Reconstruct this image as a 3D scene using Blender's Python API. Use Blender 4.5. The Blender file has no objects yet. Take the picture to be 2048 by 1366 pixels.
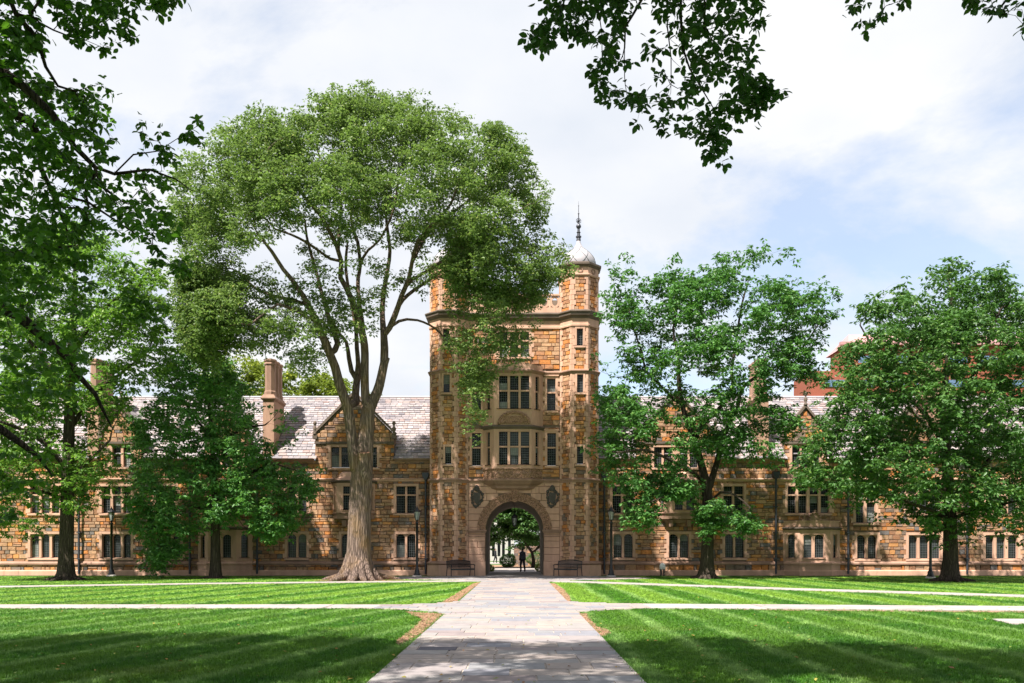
import bpy, math, random
import numpy as np
from mathutils import Vector, noise as mnoise

random.seed(7)
RNG = np.random.default_rng(7)
S = bpy.context.scene
COL = S.collection
R = math.radians

# ------------------------------------------------------------------ camera, sky, sun, exposure
F, CX, HY, EYE = 1700.0, 1035.0, 1099.0, 1.6
cd = bpy.data.cameras.new("camera")
cam = bpy.data.objects.new("camera", cd)
COL.objects.link(cam)
cam.location = (0, 0, EYE)
cam.rotation_euler = (R(90), 0, 0)
cd.sensor_width = 36
cd.lens = F / 2048 * 36
cd.shift_x = -(CX - 1024) / 2048
cd.shift_y = (HY - 683) / 2048
cd.clip_start = 0.1
cd.clip_end = 3000
S.camera = cam

SUN_EL, SUN_AZ = 57.0, 38.0          # azimuth of travel measured from +Y towards +X
sun_dir = Vector((math.sin(R(SUN_AZ)) * math.cos(R(SUN_EL)), math.cos(R(SUN_AZ)) * math.cos(R(SUN_EL)), -math.sin(R(SUN_EL))))
ld = bpy.data.lights.new("sun", 'SUN')
ld.energy = 5.0
ld.angle = R(0.6)
ld.color = (1.0, 0.94, 0.86)
lo = bpy.data.objects.new("sun", ld)
COL.objects.link(lo)
lo.rotation_euler = sun_dir.to_track_quat('-Z', 'Y').to_euler()

world = bpy.data.worlds.new("World")
S.world = world
world.use_nodes = True
wn, wl = world.node_tree.nodes, world.node_tree.links
wn.clear()
w_out = wn.new('ShaderNodeOutputWorld')
w_bg = wn.new('ShaderNodeBackground')
w_bg.inputs['Strength'].default_value = 0.1
sky = wn.new('ShaderNodeTexSky')
sky.sky_type = 'NISHITA'
sky.sun_disc = False
sky.sun_elevation = R(SUN_EL)
sky.sun_rotation = R(180 + SUN_AZ)
sky.dust_density = 1.0
w_tc = wn.new('ShaderNodeTexCoord')
w_sep = wn.new('ShaderNodeSeparateXYZ')
w_add = wn.new('ShaderNodeMath'); w_add.operation = 'ADD'; w_add.inputs[1].default_value = 0.25
w_abs = wn.new('ShaderNodeMath'); w_abs.operation = 'ABSOLUTE'
w_dx = wn.new('ShaderNodeMath'); w_dx.operation = 'DIVIDE'
w_dy = wn.new('ShaderNodeMath'); w_dy.operation = 'DIVIDE'
w_cmb = wn.new('ShaderNodeCombineXYZ')
w_n1 = wn.new('ShaderNodeTexNoise'); w_n1.inputs['Scale'].default_value = 1.1; w_n1.inputs['Detail'].default_value = 9; w_n1.inputs['Roughness'].default_value = 0.58; w_n1.inputs['Distortion'].default_value = 0.5
w_rp = wn.new('ShaderNodeValToRGB')
w_rp.color_ramp.elements[0].position = 0.38; w_rp.color_ramp.elements[0].color = (0.42, 0.42, 0.42, 1)
w_rp.color_ramp.elements[1].position = 0.50; w_rp.color_ramp.elements[1].color = (1, 1, 1, 1)
w_n2 = wn.new('ShaderNodeTexNoise'); w_n2.inputs['Scale'].default_value = 2.3; w_n2.inputs['Detail'].default_value = 6
w_r2 = wn.new('ShaderNodeValToRGB')
w_r2.color_ramp.elements[0].position = 0.3; w_r2.color_ramp.elements[0].color = (3.2, 3.4, 3.75, 1)
w_r2.color_ramp.elements[1].position = 0.7; w_r2.color_ramp.elements[1].color = (4.15, 4.15, 4.2, 1)
w_mix = wn.new('ShaderNodeMix'); w_mix.data_type = 'RGBA'
w_map = wn.new('ShaderNodeVectorMath'); w_map.operation = 'ADD'; w_map.inputs[1].default_value = (0.4, -4.9, 0.0)
wl.new(w_tc.outputs['Generated'], w_sep.inputs[0])
wl.new(w_sep.outputs['Z'], w_abs.inputs[0]); wl.new(w_abs.outputs[0], w_add.inputs[0])
wl.new(w_sep.outputs['X'], w_dx.inputs[0]); wl.new(w_add.outputs[0], w_dx.inputs[1])
wl.new(w_sep.outputs['Y'], w_dy.inputs[0]); wl.new(w_add.outputs[0], w_dy.inputs[1])
wl.new(w_dx.outputs[0], w_cmb.inputs[0]); wl.new(w_dy.outputs[0], w_cmb.inputs[1])
wl.new(w_cmb.outputs[0], w_map.inputs[0])
wl.new(w_map.outputs[0], w_n1.inputs['Vector']); wl.new(w_map.outputs[0], w_n2.inputs['Vector'])
wl.new(w_n1.outputs['Fac'], w_rp.inputs[0]); wl.new(w_n2.outputs['Fac'], w_r2.inputs[0])
wl.new(w_rp.outputs[0], w_mix.inputs['Factor'])
wl.new(sky.outputs[0], w_mix.inputs[6]); wl.new(w_r2.outputs[0], w_mix.inputs[7])
wl.new(w_mix.outputs[2], w_bg.inputs[0]); wl.new(w_bg.outputs[0], w_out.inputs[0])

S.view_settings.view_transform = 'Standard'
S.view_settings.look = 'None'
S.view_settings.exposure = 1.35
S.view_settings.gamma = 1.0
S.view_settings.use_curve_mapping = False
S.render.engine = 'CYCLES'
S.cycles.max_bounces = 8
S.cycles.diffuse_bounces = 4
S.cycles.glossy_bounces = 3
S.cycles.transmission_bounces = 4
S.cycles.use_denoising = True
S.cycles.sample_clamp_indirect = 6

# ------------------------------------------------------------------ measuring helpers
def X(px, Y): return (px - CX) * Y / F
def Z(py, Y): return EYE - (py - HY) * Y / F
def W3(px, py, Y): return np.array((X(px, Y), Y, Z(py, Y)))
def ground(px, py):
    Y = EYE * F / (py - HY)
    return (X(px, Y), Y)

# ------------------------------------------------------------------ materials
class NT:
    def __init__(self, name):
        self.m = bpy.data.materials.new(name)
        self.m.use_nodes = True
        self.n = self.m.node_tree.nodes
        self.l = self.m.node_tree.links
        self.n.clear()
        self.out = self.n.new('ShaderNodeOutputMaterial')
        self.p = self.n.new('ShaderNodeBsdfPrincipled')
        self.l.new(self.p.outputs[0], self.out.inputs[0])
    def node(self, t, **kw):
        a = self.n.new(t)
        for k, v in kw.items():
            if k.startswith('i_'):
                a.inputs[k[2:]].default_value = v
            else:
                setattr(a, k, v)
        return a
    def link(self, a, b): self.l.new(a, b)
    def geo(self): return self.node('ShaderNodeNewGeometry').outputs['Position']
    def obj(self): return self.node('ShaderNodeTexCoord').outputs['Object']
    def noise(self, vec, scale, detail=4, rough=0.55, dist=0.0):
        a = self.node('ShaderNodeTexNoise')
        a.inputs['Scale'].default_value = scale; a.inputs['Detail'].default_value = detail
        a.inputs['Roughness'].default_value = rough; a.inputs['Distortion'].default_value = dist
        self.link(vec, a.inputs['Vector'])
        return a.outputs['Fac']
    def scale(self, vec, s):
        a = self.node('ShaderNodeVectorMath', operation='MULTIPLY'); a.inputs[1].default_value = s
        self.link(vec, a.inputs[0]); return a.outputs[0]
    def ramp(self, fac, stops, interp='LINEAR'):
        a = self.node('ShaderNodeValToRGB'); cr = a.color_ramp; cr.interpolation = interp
        while len(cr.elements) < len(stops): cr.elements.new(0.5)
        for e, (p, c) in zip(cr.elements, stops):
            e.position = p; e.color = (c[0], c[1], c[2], 1)
        self.link(fac, a.inputs[0]); return a.outputs[0]
    def mix(self, fac, a, b, mode='MIX'):
        m = self.node('ShaderNodeMix', data_type='RGBA', blend_type=mode)
        for s, i in ((fac, 0), (a, 6), (b, 7)):
            if isinstance(s, (int, float)): m.inputs[i].default_value = s
            elif isinstance(s, tuple): m.inputs[i].default_value = (*s, 1)
            else: self.link(s, m.inputs[i])
        return m.outputs[2]
    def math(self, op, a, b=None, c=None):
        m = self.node('ShaderNodeMath', operation=op)
        for i, s in enumerate((a, b, c)):
            if s is None: continue
            if isinstance(s, (int, float)): m.inputs[i].default_value = s
            else: self.link(s, m.inputs[i])
        return m.outputs[0]
    def attr(self, name):
        return self.node('ShaderNodeAttribute', attribute_name=name).outputs['Fac']
    def bump(self, h, strength=0.4, dist=0.02):
        b = self.node('ShaderNodeBump'); b.inputs['Strength'].default_value = strength; b.inputs['Distance'].default_value = dist
        self.link(h, b.inputs['Height']); self.link(b.outputs[0], self.p.inputs['Normal'])
    def set(self, color=None, rough=0.8, metal=0.0, spec=None):
        if color is not None:
            if isinstance(color, tuple): self.p.inputs['Base Color'].default_value = (*color, 1)
            else: self.link(color, self.p.inputs['Base Color'])
        self.p.inputs['Roughness'].default_value = rough
        self.p.inputs['Metallic'].default_value = metal
        if spec is not None: self.p.inputs['Specular IOR Level'].default_value = spec
        return self.m

def mat_plain(name, c, rough=0.6, metal=0.0, var=0.25, sc=6.0, spec=0.4):
    t = NT(name)
    nz = t.noise(t.geo(), sc, 5)
    col = t.mix(nz, tuple(max(0, v * (1 - var)) for v in c), tuple(v * (1 + var) for v in c))
    t.bump(nz, 0.15, 0.01)
    return t.set(col, rough, metal, spec)

def mat_rubble(name, grey=0.0):
    t = NT(name)
    g = t.geo()
    a = t.attr('tint')
    pal = [(0.0, (0.47, 0.195, 0.065)), (0.08, (0.40, 0.235, 0.14)), (0.27, (0.29, 0.155, 0.095)), (0.38, (0.49, 0.245, 0.10)),
           (0.45, (0.32, 0.205, 0.14)), (0.61, (0.19, 0.145, 0.12)), (0.68, (0.43, 0.27, 0.17)), (0.82, (0.165, 0.15, 0.15)),
           (0.87, (0.36, 0.185, 0.105)), (0.95, (0.25, 0.17, 0.14))]
    c = t.ramp(a, pal, 'CONSTANT')
    n1 = t.noise(t.scale(g, (1, 1, 2.2)), 3.2, 6, 0.6, 0.6)
    stain = t.ramp(n1, [(0.32, (0.55, 0.50, 0.46)), (0.5, (1, 1, 1)), (0.7, (1.15, 1.0, 0.82))])
    c = t.mix(0.85, c, stain, 'MULTIPLY')
    n2 = t.noise(g, 14, 6, 0.65)
    c = t.mix(0.55, c, t.ramp(n2, [(0.3, (0.62, 0.6, 0.6)), (0.65, (1.2, 1.2, 1.2))]), 'MULTIPLY')
    big = t.noise(g, 0.35, 3)
    c = t.mix(0.6, c, t.ramp(big, [(0.3, (0.75, 0.74, 0.74)), (0.6, (1.08, 1.06, 1.0))]), 'MULTIPLY')
    t.bump(n2, 0.55, 0.03)
    return t.set(c, 0.9, 0, 0.2)

def mat_lime(name, c=(0.53, 0.325, 0.235), dark=0.5, joints=False):
    t = NT(name)
    g = t.geo()
    a = t.attr('tint')
    n1 = t.noise(t.scale(g, (1, 1, 0.35)), 1.6, 6, 0.6)
    col = t.mix(t.ramp(n1, [(0.35, (0, 0, 0)), (0.7, (1, 1, 1))]), tuple(v * 0.78 for v in c), tuple(v * 1.12 for v in c))
    col = t.mix(0.5, col, t.ramp(a, [(0, (0.78, 0.76, 0.74)), (0.5, (1, 1, 1)), (1, (1.15, 1.12, 1.1))]), 'MULTIPLY')
    st = t.noise(t.scale(g, (2.2, 2.2, 0.3)), 2.0, 5, 0.7)
    col = t.mix(t.ramp(st, [(0.60, (0, 0, 0)), (0.78, (dark, dark, dark))]), col, (0.10, 0.075, 0.055))
    n2 = t.noise(g, 22, 5)
    t.bump(n2, 0.25, 0.012)
    return t.set(col, 0.85, 0, 0.2)

def mat_leaf(name, dark, light, trans, tr=0.35, rough=0.45, varsc=0.5):
    t = NT(name)
    a = t.attr('tint')
    g = t.geo()
    nz = t.noise(g, varsc, 2)
    f = t.math('ADD', t.math('MULTIPLY', a, 0.6), t.math('MULTIPLY_ADD', nz, 1.5, -0.5))
    cl_ = t.node('ShaderNodeClamp'); t.link(f, cl_.inputs[0]); f = cl_.outputs[0]
    col = t.mix(f, dark, light)
    col = t.mix(t.ramp(a, [(0.86, (0, 0, 0)), (1.0, (.7, .7, .7))]), col, tuple(min(1, v * k) for v, k in zip(light, (1.9, 1.35, 1.0))))
    t.set(col, rough + .08, 0, 0.25)
    tb = t.node('ShaderNodeBsdfTranslucent')
    tcol = t.mix(f, tuple(v * 0.75 for v in trans), tuple(v * 1.2 for v in trans))
    t.link(tcol, tb.inputs[0])
    ms = t.node('ShaderNodeMixShader'); ms.inputs[0].default_value = tr
    t.link(t.p.outputs[0], ms.inputs[1]); t.link(tb.outputs[0], ms.inputs[2])
    t.link(ms.outputs[0], t.out.inputs[0])
    return t.m

def mat_bark(name, a=(0.10, 0.075, 0.055), b=(0.26, 0.20, 0.15), moss=0.0, sc=5.0):
    t = NT(name)
    g = t.geo()
    v = t.node('ShaderNodeTexVoronoi', feature='DISTANCE_TO_EDGE')
    v.inputs['Scale'].default_value = sc
    wob = t.noise(t.scale(g,(1,1,.5)), 3.0, 3)
    vm = t.node('ShaderNodeVectorMath', operation='ADD')
    t.link(t.scale(g, (2.0, 2.0, 0.13)), vm.inputs[0])
    cmb = t.node('ShaderNodeCombineXYZ'); t.link(t.math('MULTIPLY', wob, 0.35), cmb.inputs[0]); t.link(t.math('MULTIPLY', wob, 0.25), cmb.inputs[1])
    t.link(cmb.outputs[0], vm.inputs[1])
    t.link(vm.outputs[0], v.inputs['Vector'])
    ridge = t.ramp(v.outputs['Distance'], [(0.0, (0, 0, 0)), (0.22, (1, 1, 1))])
    n = t.noise(t.scale(g, (1, 1, 0.3)), 9, 6, 0.65)
    h = t.math('ADD', t.math('MULTIPLY', ridge, 0.7), t.math('MULTIPLY', n, 0.5))
    col = t.mix(h, a, b)
    if moss:
        mo = t.noise(g, 0.8, 4)
        col = t.mix(t.ramp(mo, [(0.5, (0, 0, 0)), (0.68, (moss, moss, moss))]), col, (0.20, 0.115, 0.03))
    t.bump(h, 0.9, 0.06)
    return t.set(col, 0.95, 0, 0.1)

M = {}
M['rubble'] = mat_rubble('rubble_stone')
M['mortar'] = mat_plain('mortar', (0.17, 0.12, 0.09), 0.95, var=0.3, sc=9)
M['lime'] = mat_lime('limestone')
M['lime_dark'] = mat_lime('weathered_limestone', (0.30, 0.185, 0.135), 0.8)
M['chimney'] = mat_lime('chimney_stone', (0.37, 0.225, 0.16), 0.7)
def _carved():
    t = NT('carved_limestone'); g = t.geo()
    v = t.node('ShaderNodeTexVoronoi', feature='F1'); v.inputs['Scale'].default_value = 15; t.link(g, v.inputs['Vector'])
    n = t.noise(g, 12, 5, .7)
    c = t.ramp(v.outputs['Distance'], [(0.1, (0.44, 0.27, 0.185)), (0.55, (0.30, 0.17, 0.11)), (0.85, (0.16, 0.10, 0.07))])
    c = t.mix(.5, c, t.ramp(n, [(.3, (.7, .7, .7)), (.65, (1.2, 1.2, 1.2))]), 'MULTIPLY')
    t.bump(v.outputs['Distance'], 0.9, 0.05)
    return t.set(c, .9, 0, .2)
M['carved'] = _carved()
M['relief'] = mat_plain('dark_carving', (0.07, 0.062, 0.055), 0.8, var=0.5, sc=18)
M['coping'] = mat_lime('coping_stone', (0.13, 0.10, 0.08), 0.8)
def _slate():
    t = NT('slate')
    a = t.attr('tint'); g = t.geo()
    c = t.ramp(a, [(0, (0.225, 0.205, 0.22)), (0.3, (0.29, 0.265, 0.272)), (0.5, (0.155, 0.145, 0.165)), (0.7, (0.33, 0.295, 0.288)), (0.88, (0.24, 0.175, 0.165)), (1, (0.40, 0.355, 0.36))])
    n = t.noise(g, 5, 6, 0.65)
    c = t.mix(0.8, c, t.ramp(n, [(0.3, (0.68, 0.66, 0.68)), (0.62, (1.18, 1.14, 1.12))]), 'MULTIPLY')
    t.bump(n, 0.3, 0.02)
    return t.set(c, 0.62, 0, 0.4)
M['slate'] = _slate()
def _glass():
    t = NT('window_glass')
    g = t.geo()
    n = t.noise(g, 1.7, 3)
    c = t.ramp(n, [(0.42, (0.004, 0.006, 0.006)), (0.6, (0.012, 0.016, 0.016)), (0.78, (0.04, 0.05, 0.055))])  # lighter patches are reflections painted into the glass colour
    c = t.mix(t.ramp(t.attr('tint'), [(0.55, (0, 0, 0)), (1.0, (.75, .75, .75))]), c, (0.045, 0.052, 0.055))  # some panes get a bluish tone, a painted reflection
    n2 = t.noise(g, 3.0, 2)
    t.bump(n2, 0.12, 0.04)
    return t.set(c, 0.10, 0, 0.22)
M['glass'] = _glass()
M['blind'] = mat_plain('window_blind', (0.20, 0.21, 0.20), 0.7, var=0.3)
M['lead'] = mat_plain('lead_came', (0.10, 0.11, 0.115), 0.5, var=0.2)
M['leadroof'] = mat_plain('lead_roof', (0.33, 0.31, 0.33), 0.55, 0.0, 0.2, 2.5)
M['blackmetal'] = mat_plain('black_metal', (0.012, 0.013, 0.016), 0.35, 0.0, 0.2, 20, 0.5)
M['benchmetal'] = mat_plain('bench_metal', (0.010, 0.0105, 0.014), 0.4, 0.0, 0.2, 20, 0.5)
M['pipe'] = mat_plain('rain_pipe', (0.05, 0.052, 0.065), 0.45, 0.3, 0.3, 4)
M['concrete'] = mat_plain('concrete', (0.40, 0.37, 0.35), 0.9, 0, 0.12, 3)
M['brickred'] = mat_plain('red_brick', (0.26, 0.075, 0.045), 0.9, 0, 0.15, 1.5)
M['cap'] = mat_plain('white_paint', (0.8, 0.8, 0.78), 0.4, 0, 0.05)
M['pinkroof'] = mat_plain('pink_metal_roof', (0.42, 0.22, 0.22), 0.5, 0, 0.1, 1)
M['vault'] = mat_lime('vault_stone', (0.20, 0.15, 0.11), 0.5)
M['white'] = mat_plain('white_wall', (0.42, 0.40, 0.37), 0.7, 0, 0.05, 2)
def _lampglass():
    t = NT('lamp_glass'); t.p.inputs['Transmission Weight'].default_value = 0.35
    return t.set((0.45, 0.47, 0.48), 0.25, 0, 0.5)
M['lampglass'] = _lampglass()
def _slab():
    t = NT('bluestone_slab')
    a = t.attr('tint'); g = t.geo()
    c = t.ramp(a, [(0, (0.245, 0.23, 0.225)), (0.18, (0.205, 0.205, 0.215)), (0.34, (0.275, 0.235, 0.215)), (0.5, (0.24, 0.215, 0.215)),
                   (0.64, (0.19, 0.19, 0.215)), (0.78, (0.28, 0.245, 0.225)), (0.9, (0.215, 0.18, 0.18)), (1, (0.085, 0.08, 0.10))], 'CONSTANT')
    n = t.noise(g, 3.5, 7, 0.65, 0.4)
    c = t.mix(0.75, c, t.ramp(n, [(0.3, (0.80, 0.79, 0.80)), (0.65, (1.14, 1.12, 1.1))]), 'MULTIPLY')
    n2 = t.noise(g, 40, 4)
    t.bump(t.math('ADD', n, t.math('MULTIPLY', n2, 0.3)), 0.25, 0.01)
    return t.set(c, 0.75, 0, 0.3)
M['slab'] = _slab()
M['joint'] = mat_plain('path_mortar', (0.34, 0.29, 0.25), 0.95, 0, 0.15, 8)
def _conc():
    t = NT('walk_concrete'); g = t.geo()
    n = t.noise(g, 1.2, 6, 0.6)
    c = t.ramp(n, [(0.3, (0.25, 0.22, 0.205)), (0.7, (0.36, 0.325, 0.31))])
    c = t.mix(0.5, c, t.ramp(t.attr('tint'), [(0, (.78, .77, .78)), (1, (1.15, 1.13, 1.1))]), 'MULTIPLY')
    n2 = t.noise(g, 30, 3); t.bump(n2, 0.2, 0.01)
    return t.set(c, 0.9, 0, 0.2)
M['walk'] = _conc()
def _mulch():
    t = NT('mulch'); g = t.geo()
    n = t.noise(t.scale(g, (1, 1, 1)), 28, 6, 0.8)
    c = t.ramp(n, [(0.3, (0.12, 0.06, 0.035)), (0.5, (0.30, 0.18, 0.11)), (0.7, (0.46, 0.32, 0.22))])
    t.bump(n, 0.8, 0.05)
    return t.set(c, 0.95, 0, 0.1)
M['mulch'] = _mulch()

def grass_mat(name, blade):
    t = NT(name); g = t.geo()
    sp = t.node('ShaderNodeSeparateXYZ'); t.link(g, sp.inputs[0])
    x, y = sp.outputs[0], sp.outputs[1]
    left = t.math('LESS_THAN', x, 0.0)
    # mowing lanes: leaned along 13 degrees on the left lawns, straight away on the right ones
    wob = t.math('MULTIPLY', t.math('SUBTRACT', t.noise(g, 0.25, 2), 0.5), 0.5)
    s = t.math('ADD', t.math('SUBTRACT', x, t.math('MULTIPLY', t.math('MULTIPLY', y, 0.235), left)), wob)
    lane = t.math('FRACT', t.math('DIVIDE', s, 2.3))
    tri = t.math('ABSOLUTE', t.math('SUBTRACT', lane, 0.5))          # 0..0.5
    broad = t.ramp(tri, [(0.20, (0, 0, 0)), (0.30, (1, 1, 1))])
    edge = t.math('ABSOLUTE', t.math('SUBTRACT', t.math('FRACT', t.math('DIVIDE', s, 1.15)), 0.5))
    thin = t.ramp(edge, [(0.04, (1, 1, 1)), (0.20, (0, 0, 0))])
    n1 = t.noise(g, 0.8, 5, 0.65)
    n2 = t.noise(g, 9.0, 4, 0.6)
    thin = t.mix(1.0, thin, t.ramp(n1, [(0.38, (0.15, 0.15, 0.15)), (0.55, (1, 1, 1))]), 'MULTIPLY')
    base = t.mix(t.ramp(n1, [(0.3, (0, 0, 0)), (0.7, (1, 1, 1))]), (0.027, 0.118, 0.008), (0.075, 0.180, 0.012))
    c = t.mix(t.math('MULTIPLY', broad, t.math('MULTIPLY_ADD', t.math('GREATER_THAN', y, 23.5), 0.65, 0.22)), base, (0.150, 0.270, 0.030))
    c = t.mix(t.math('MULTIPLY', thin, 0.75), c, (0.22, 0.36, 0.11))
    n3 = t.noise(g, 0.33, 3, 0.5)
    c = t.mix(t.ramp(n3, [(0.56, (0, 0, 0)), (0.72, (0.4, 0.4, 0.4))]), c, (0.15, 0.20, 0.03))
    c = t.mix(0.6, c, t.ramp(n2, [(0.3, (0.72, 0.74, 0.7)), (0.65, (1.18, 1.16, 1.1))]), 'MULTIPLY')
    if blade:
        oi = t.node('ShaderNodeObjectInfo').outputs['Random']
        c = t.mix(0.7, c, t.ramp(oi, [(0, (0.6, 0.66, 0.6)), (0.6, (1.05, 1.05, 1.0)), (1, (1.55, 1.4, 1.3))]), 'MULTIPLY')
        t.set(c, 0.5, 0, 0.3)
        tb = t.node('ShaderNodeBsdfTranslucent'); t.link(c, tb.inputs[0])
        ms = t.node('ShaderNodeMixShader'); ms.inputs[0].default_value = 0.3
        t.link(t.p.outputs[0], ms.inputs[1]); t.link(tb.outputs[0], ms.inputs[2]); t.link(ms.outputs[0], t.out.inputs[0])
    else:
        n4 = t.noise(g, 35, 4, 0.7)
        c = t.mix(0.6, c, t.ramp(n4, [(0.3, (0.6, 0.62, 0.6)), (0.65, (1.25, 1.22, 1.15))]), 'MULTIPLY')
        t.bump(n4, 0.6, 0.06)
        t.set(c, 0.9, 0, 0.1)
    return t.m
M['lawn'] = grass_mat('lawn_turf', False)
M['blade'] = grass_mat('grass_blade', True)
M['leaf_elm'] = mat_leaf('elm_leaf', (0.036, 0.080, 0.020), (0.180, 0.255, 0.085), (0.18, 0.29, 0.055), 0.38, 0.36)
M['leaf_oak'] = mat_leaf('oak_leaf', (0.026, 0.090, 0.022), (0.105, 0.235, 0.062), (0.10, 0.26, 0.035), 0.32, 0.30)
M['leaf_dense'] = mat_leaf('dense_leaf', (0.026, 0.080, 0.020), (0.095, 0.190, 0.052), (0.09, 0.22, 0.030), 0.30, 0.32)
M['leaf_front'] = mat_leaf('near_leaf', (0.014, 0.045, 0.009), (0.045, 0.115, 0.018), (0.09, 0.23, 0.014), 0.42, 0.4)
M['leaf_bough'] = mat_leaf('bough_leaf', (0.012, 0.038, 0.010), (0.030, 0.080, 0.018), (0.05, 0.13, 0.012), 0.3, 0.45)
M['leaf_maple'] = mat_leaf('maple_leaf', (0.035, 0.095, 0.018), (0.150, 0.270, 0.050), (0.17, 0.33, 0.035), 0.38, 0.35)
M['leaf_young'] = mat_leaf('young_leaf', (0.034, 0.110, 0.028), (0.125, 0.270, 0.080), (0.13, 0.32, 0.045), 0.36, 0.30)
M['leaf_back'] = mat_leaf('back_leaf', (0.07, 0.12, 0.015), (0.20, 0.25, 0.03), (0.22, 0.30, 0.03), 0.35)
M['bark_elm'] = mat_bark('elm_bark', (0.035, 0.025, 0.021), (0.215, 0.155, 0.128), 0.4, 5.0)
M['bark_dark'] = mat_bark('dark_bark', (0.020, 0.016, 0.013), (0.075, 0.058, 0.045), 0.0, 6.0)
M['bark_near'] = mat_bark('near_bark', (0.012, 0.010, 0.010), (0.05, 0.038, 0.032), 0.0, 9.0)
M['cutwood'] = mat_plain('cut_wood', (0.30, 0.16, 0.09), 0.8, 0, 0.3, 12)

# ------------------------------------------------------------------ object helpers
def link(o, parent=None):
    COL.objects.link(o)
    if parent is not None: o.parent = parent
    return o
def tag(o, label=None, cat=None, group=None, kind=None):
    if label: o['label'] = label
    if cat: o['category'] = cat
    if group: o['group'] = group
    if kind: o['kind'] = kind
    return o
def thing(name, label, cat, loc=(0, 0, 0), group=None, rz=0.0):
    o = bpy.data.objects.new(name, None)
    o.empty_display_size = 0.2
    link(o)
    o.location = loc; o.rotation_euler = (0, 0, rz)
    return tag(o, label, cat, group)

class Fr:
    def __init__(s, O, U=(1, 0, 0), V=(0, 0, 1), N=(0, -1, 0)):
        s.O, s.U, s.V, s.N = (np.array(a, float) for a in (O, U, V, N))
    def p(s, u, v, d): return s.O + s.U * u + s.V * v + s.N * d
FRONT = lambda Y: Fr((0, Y, 0))

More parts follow.
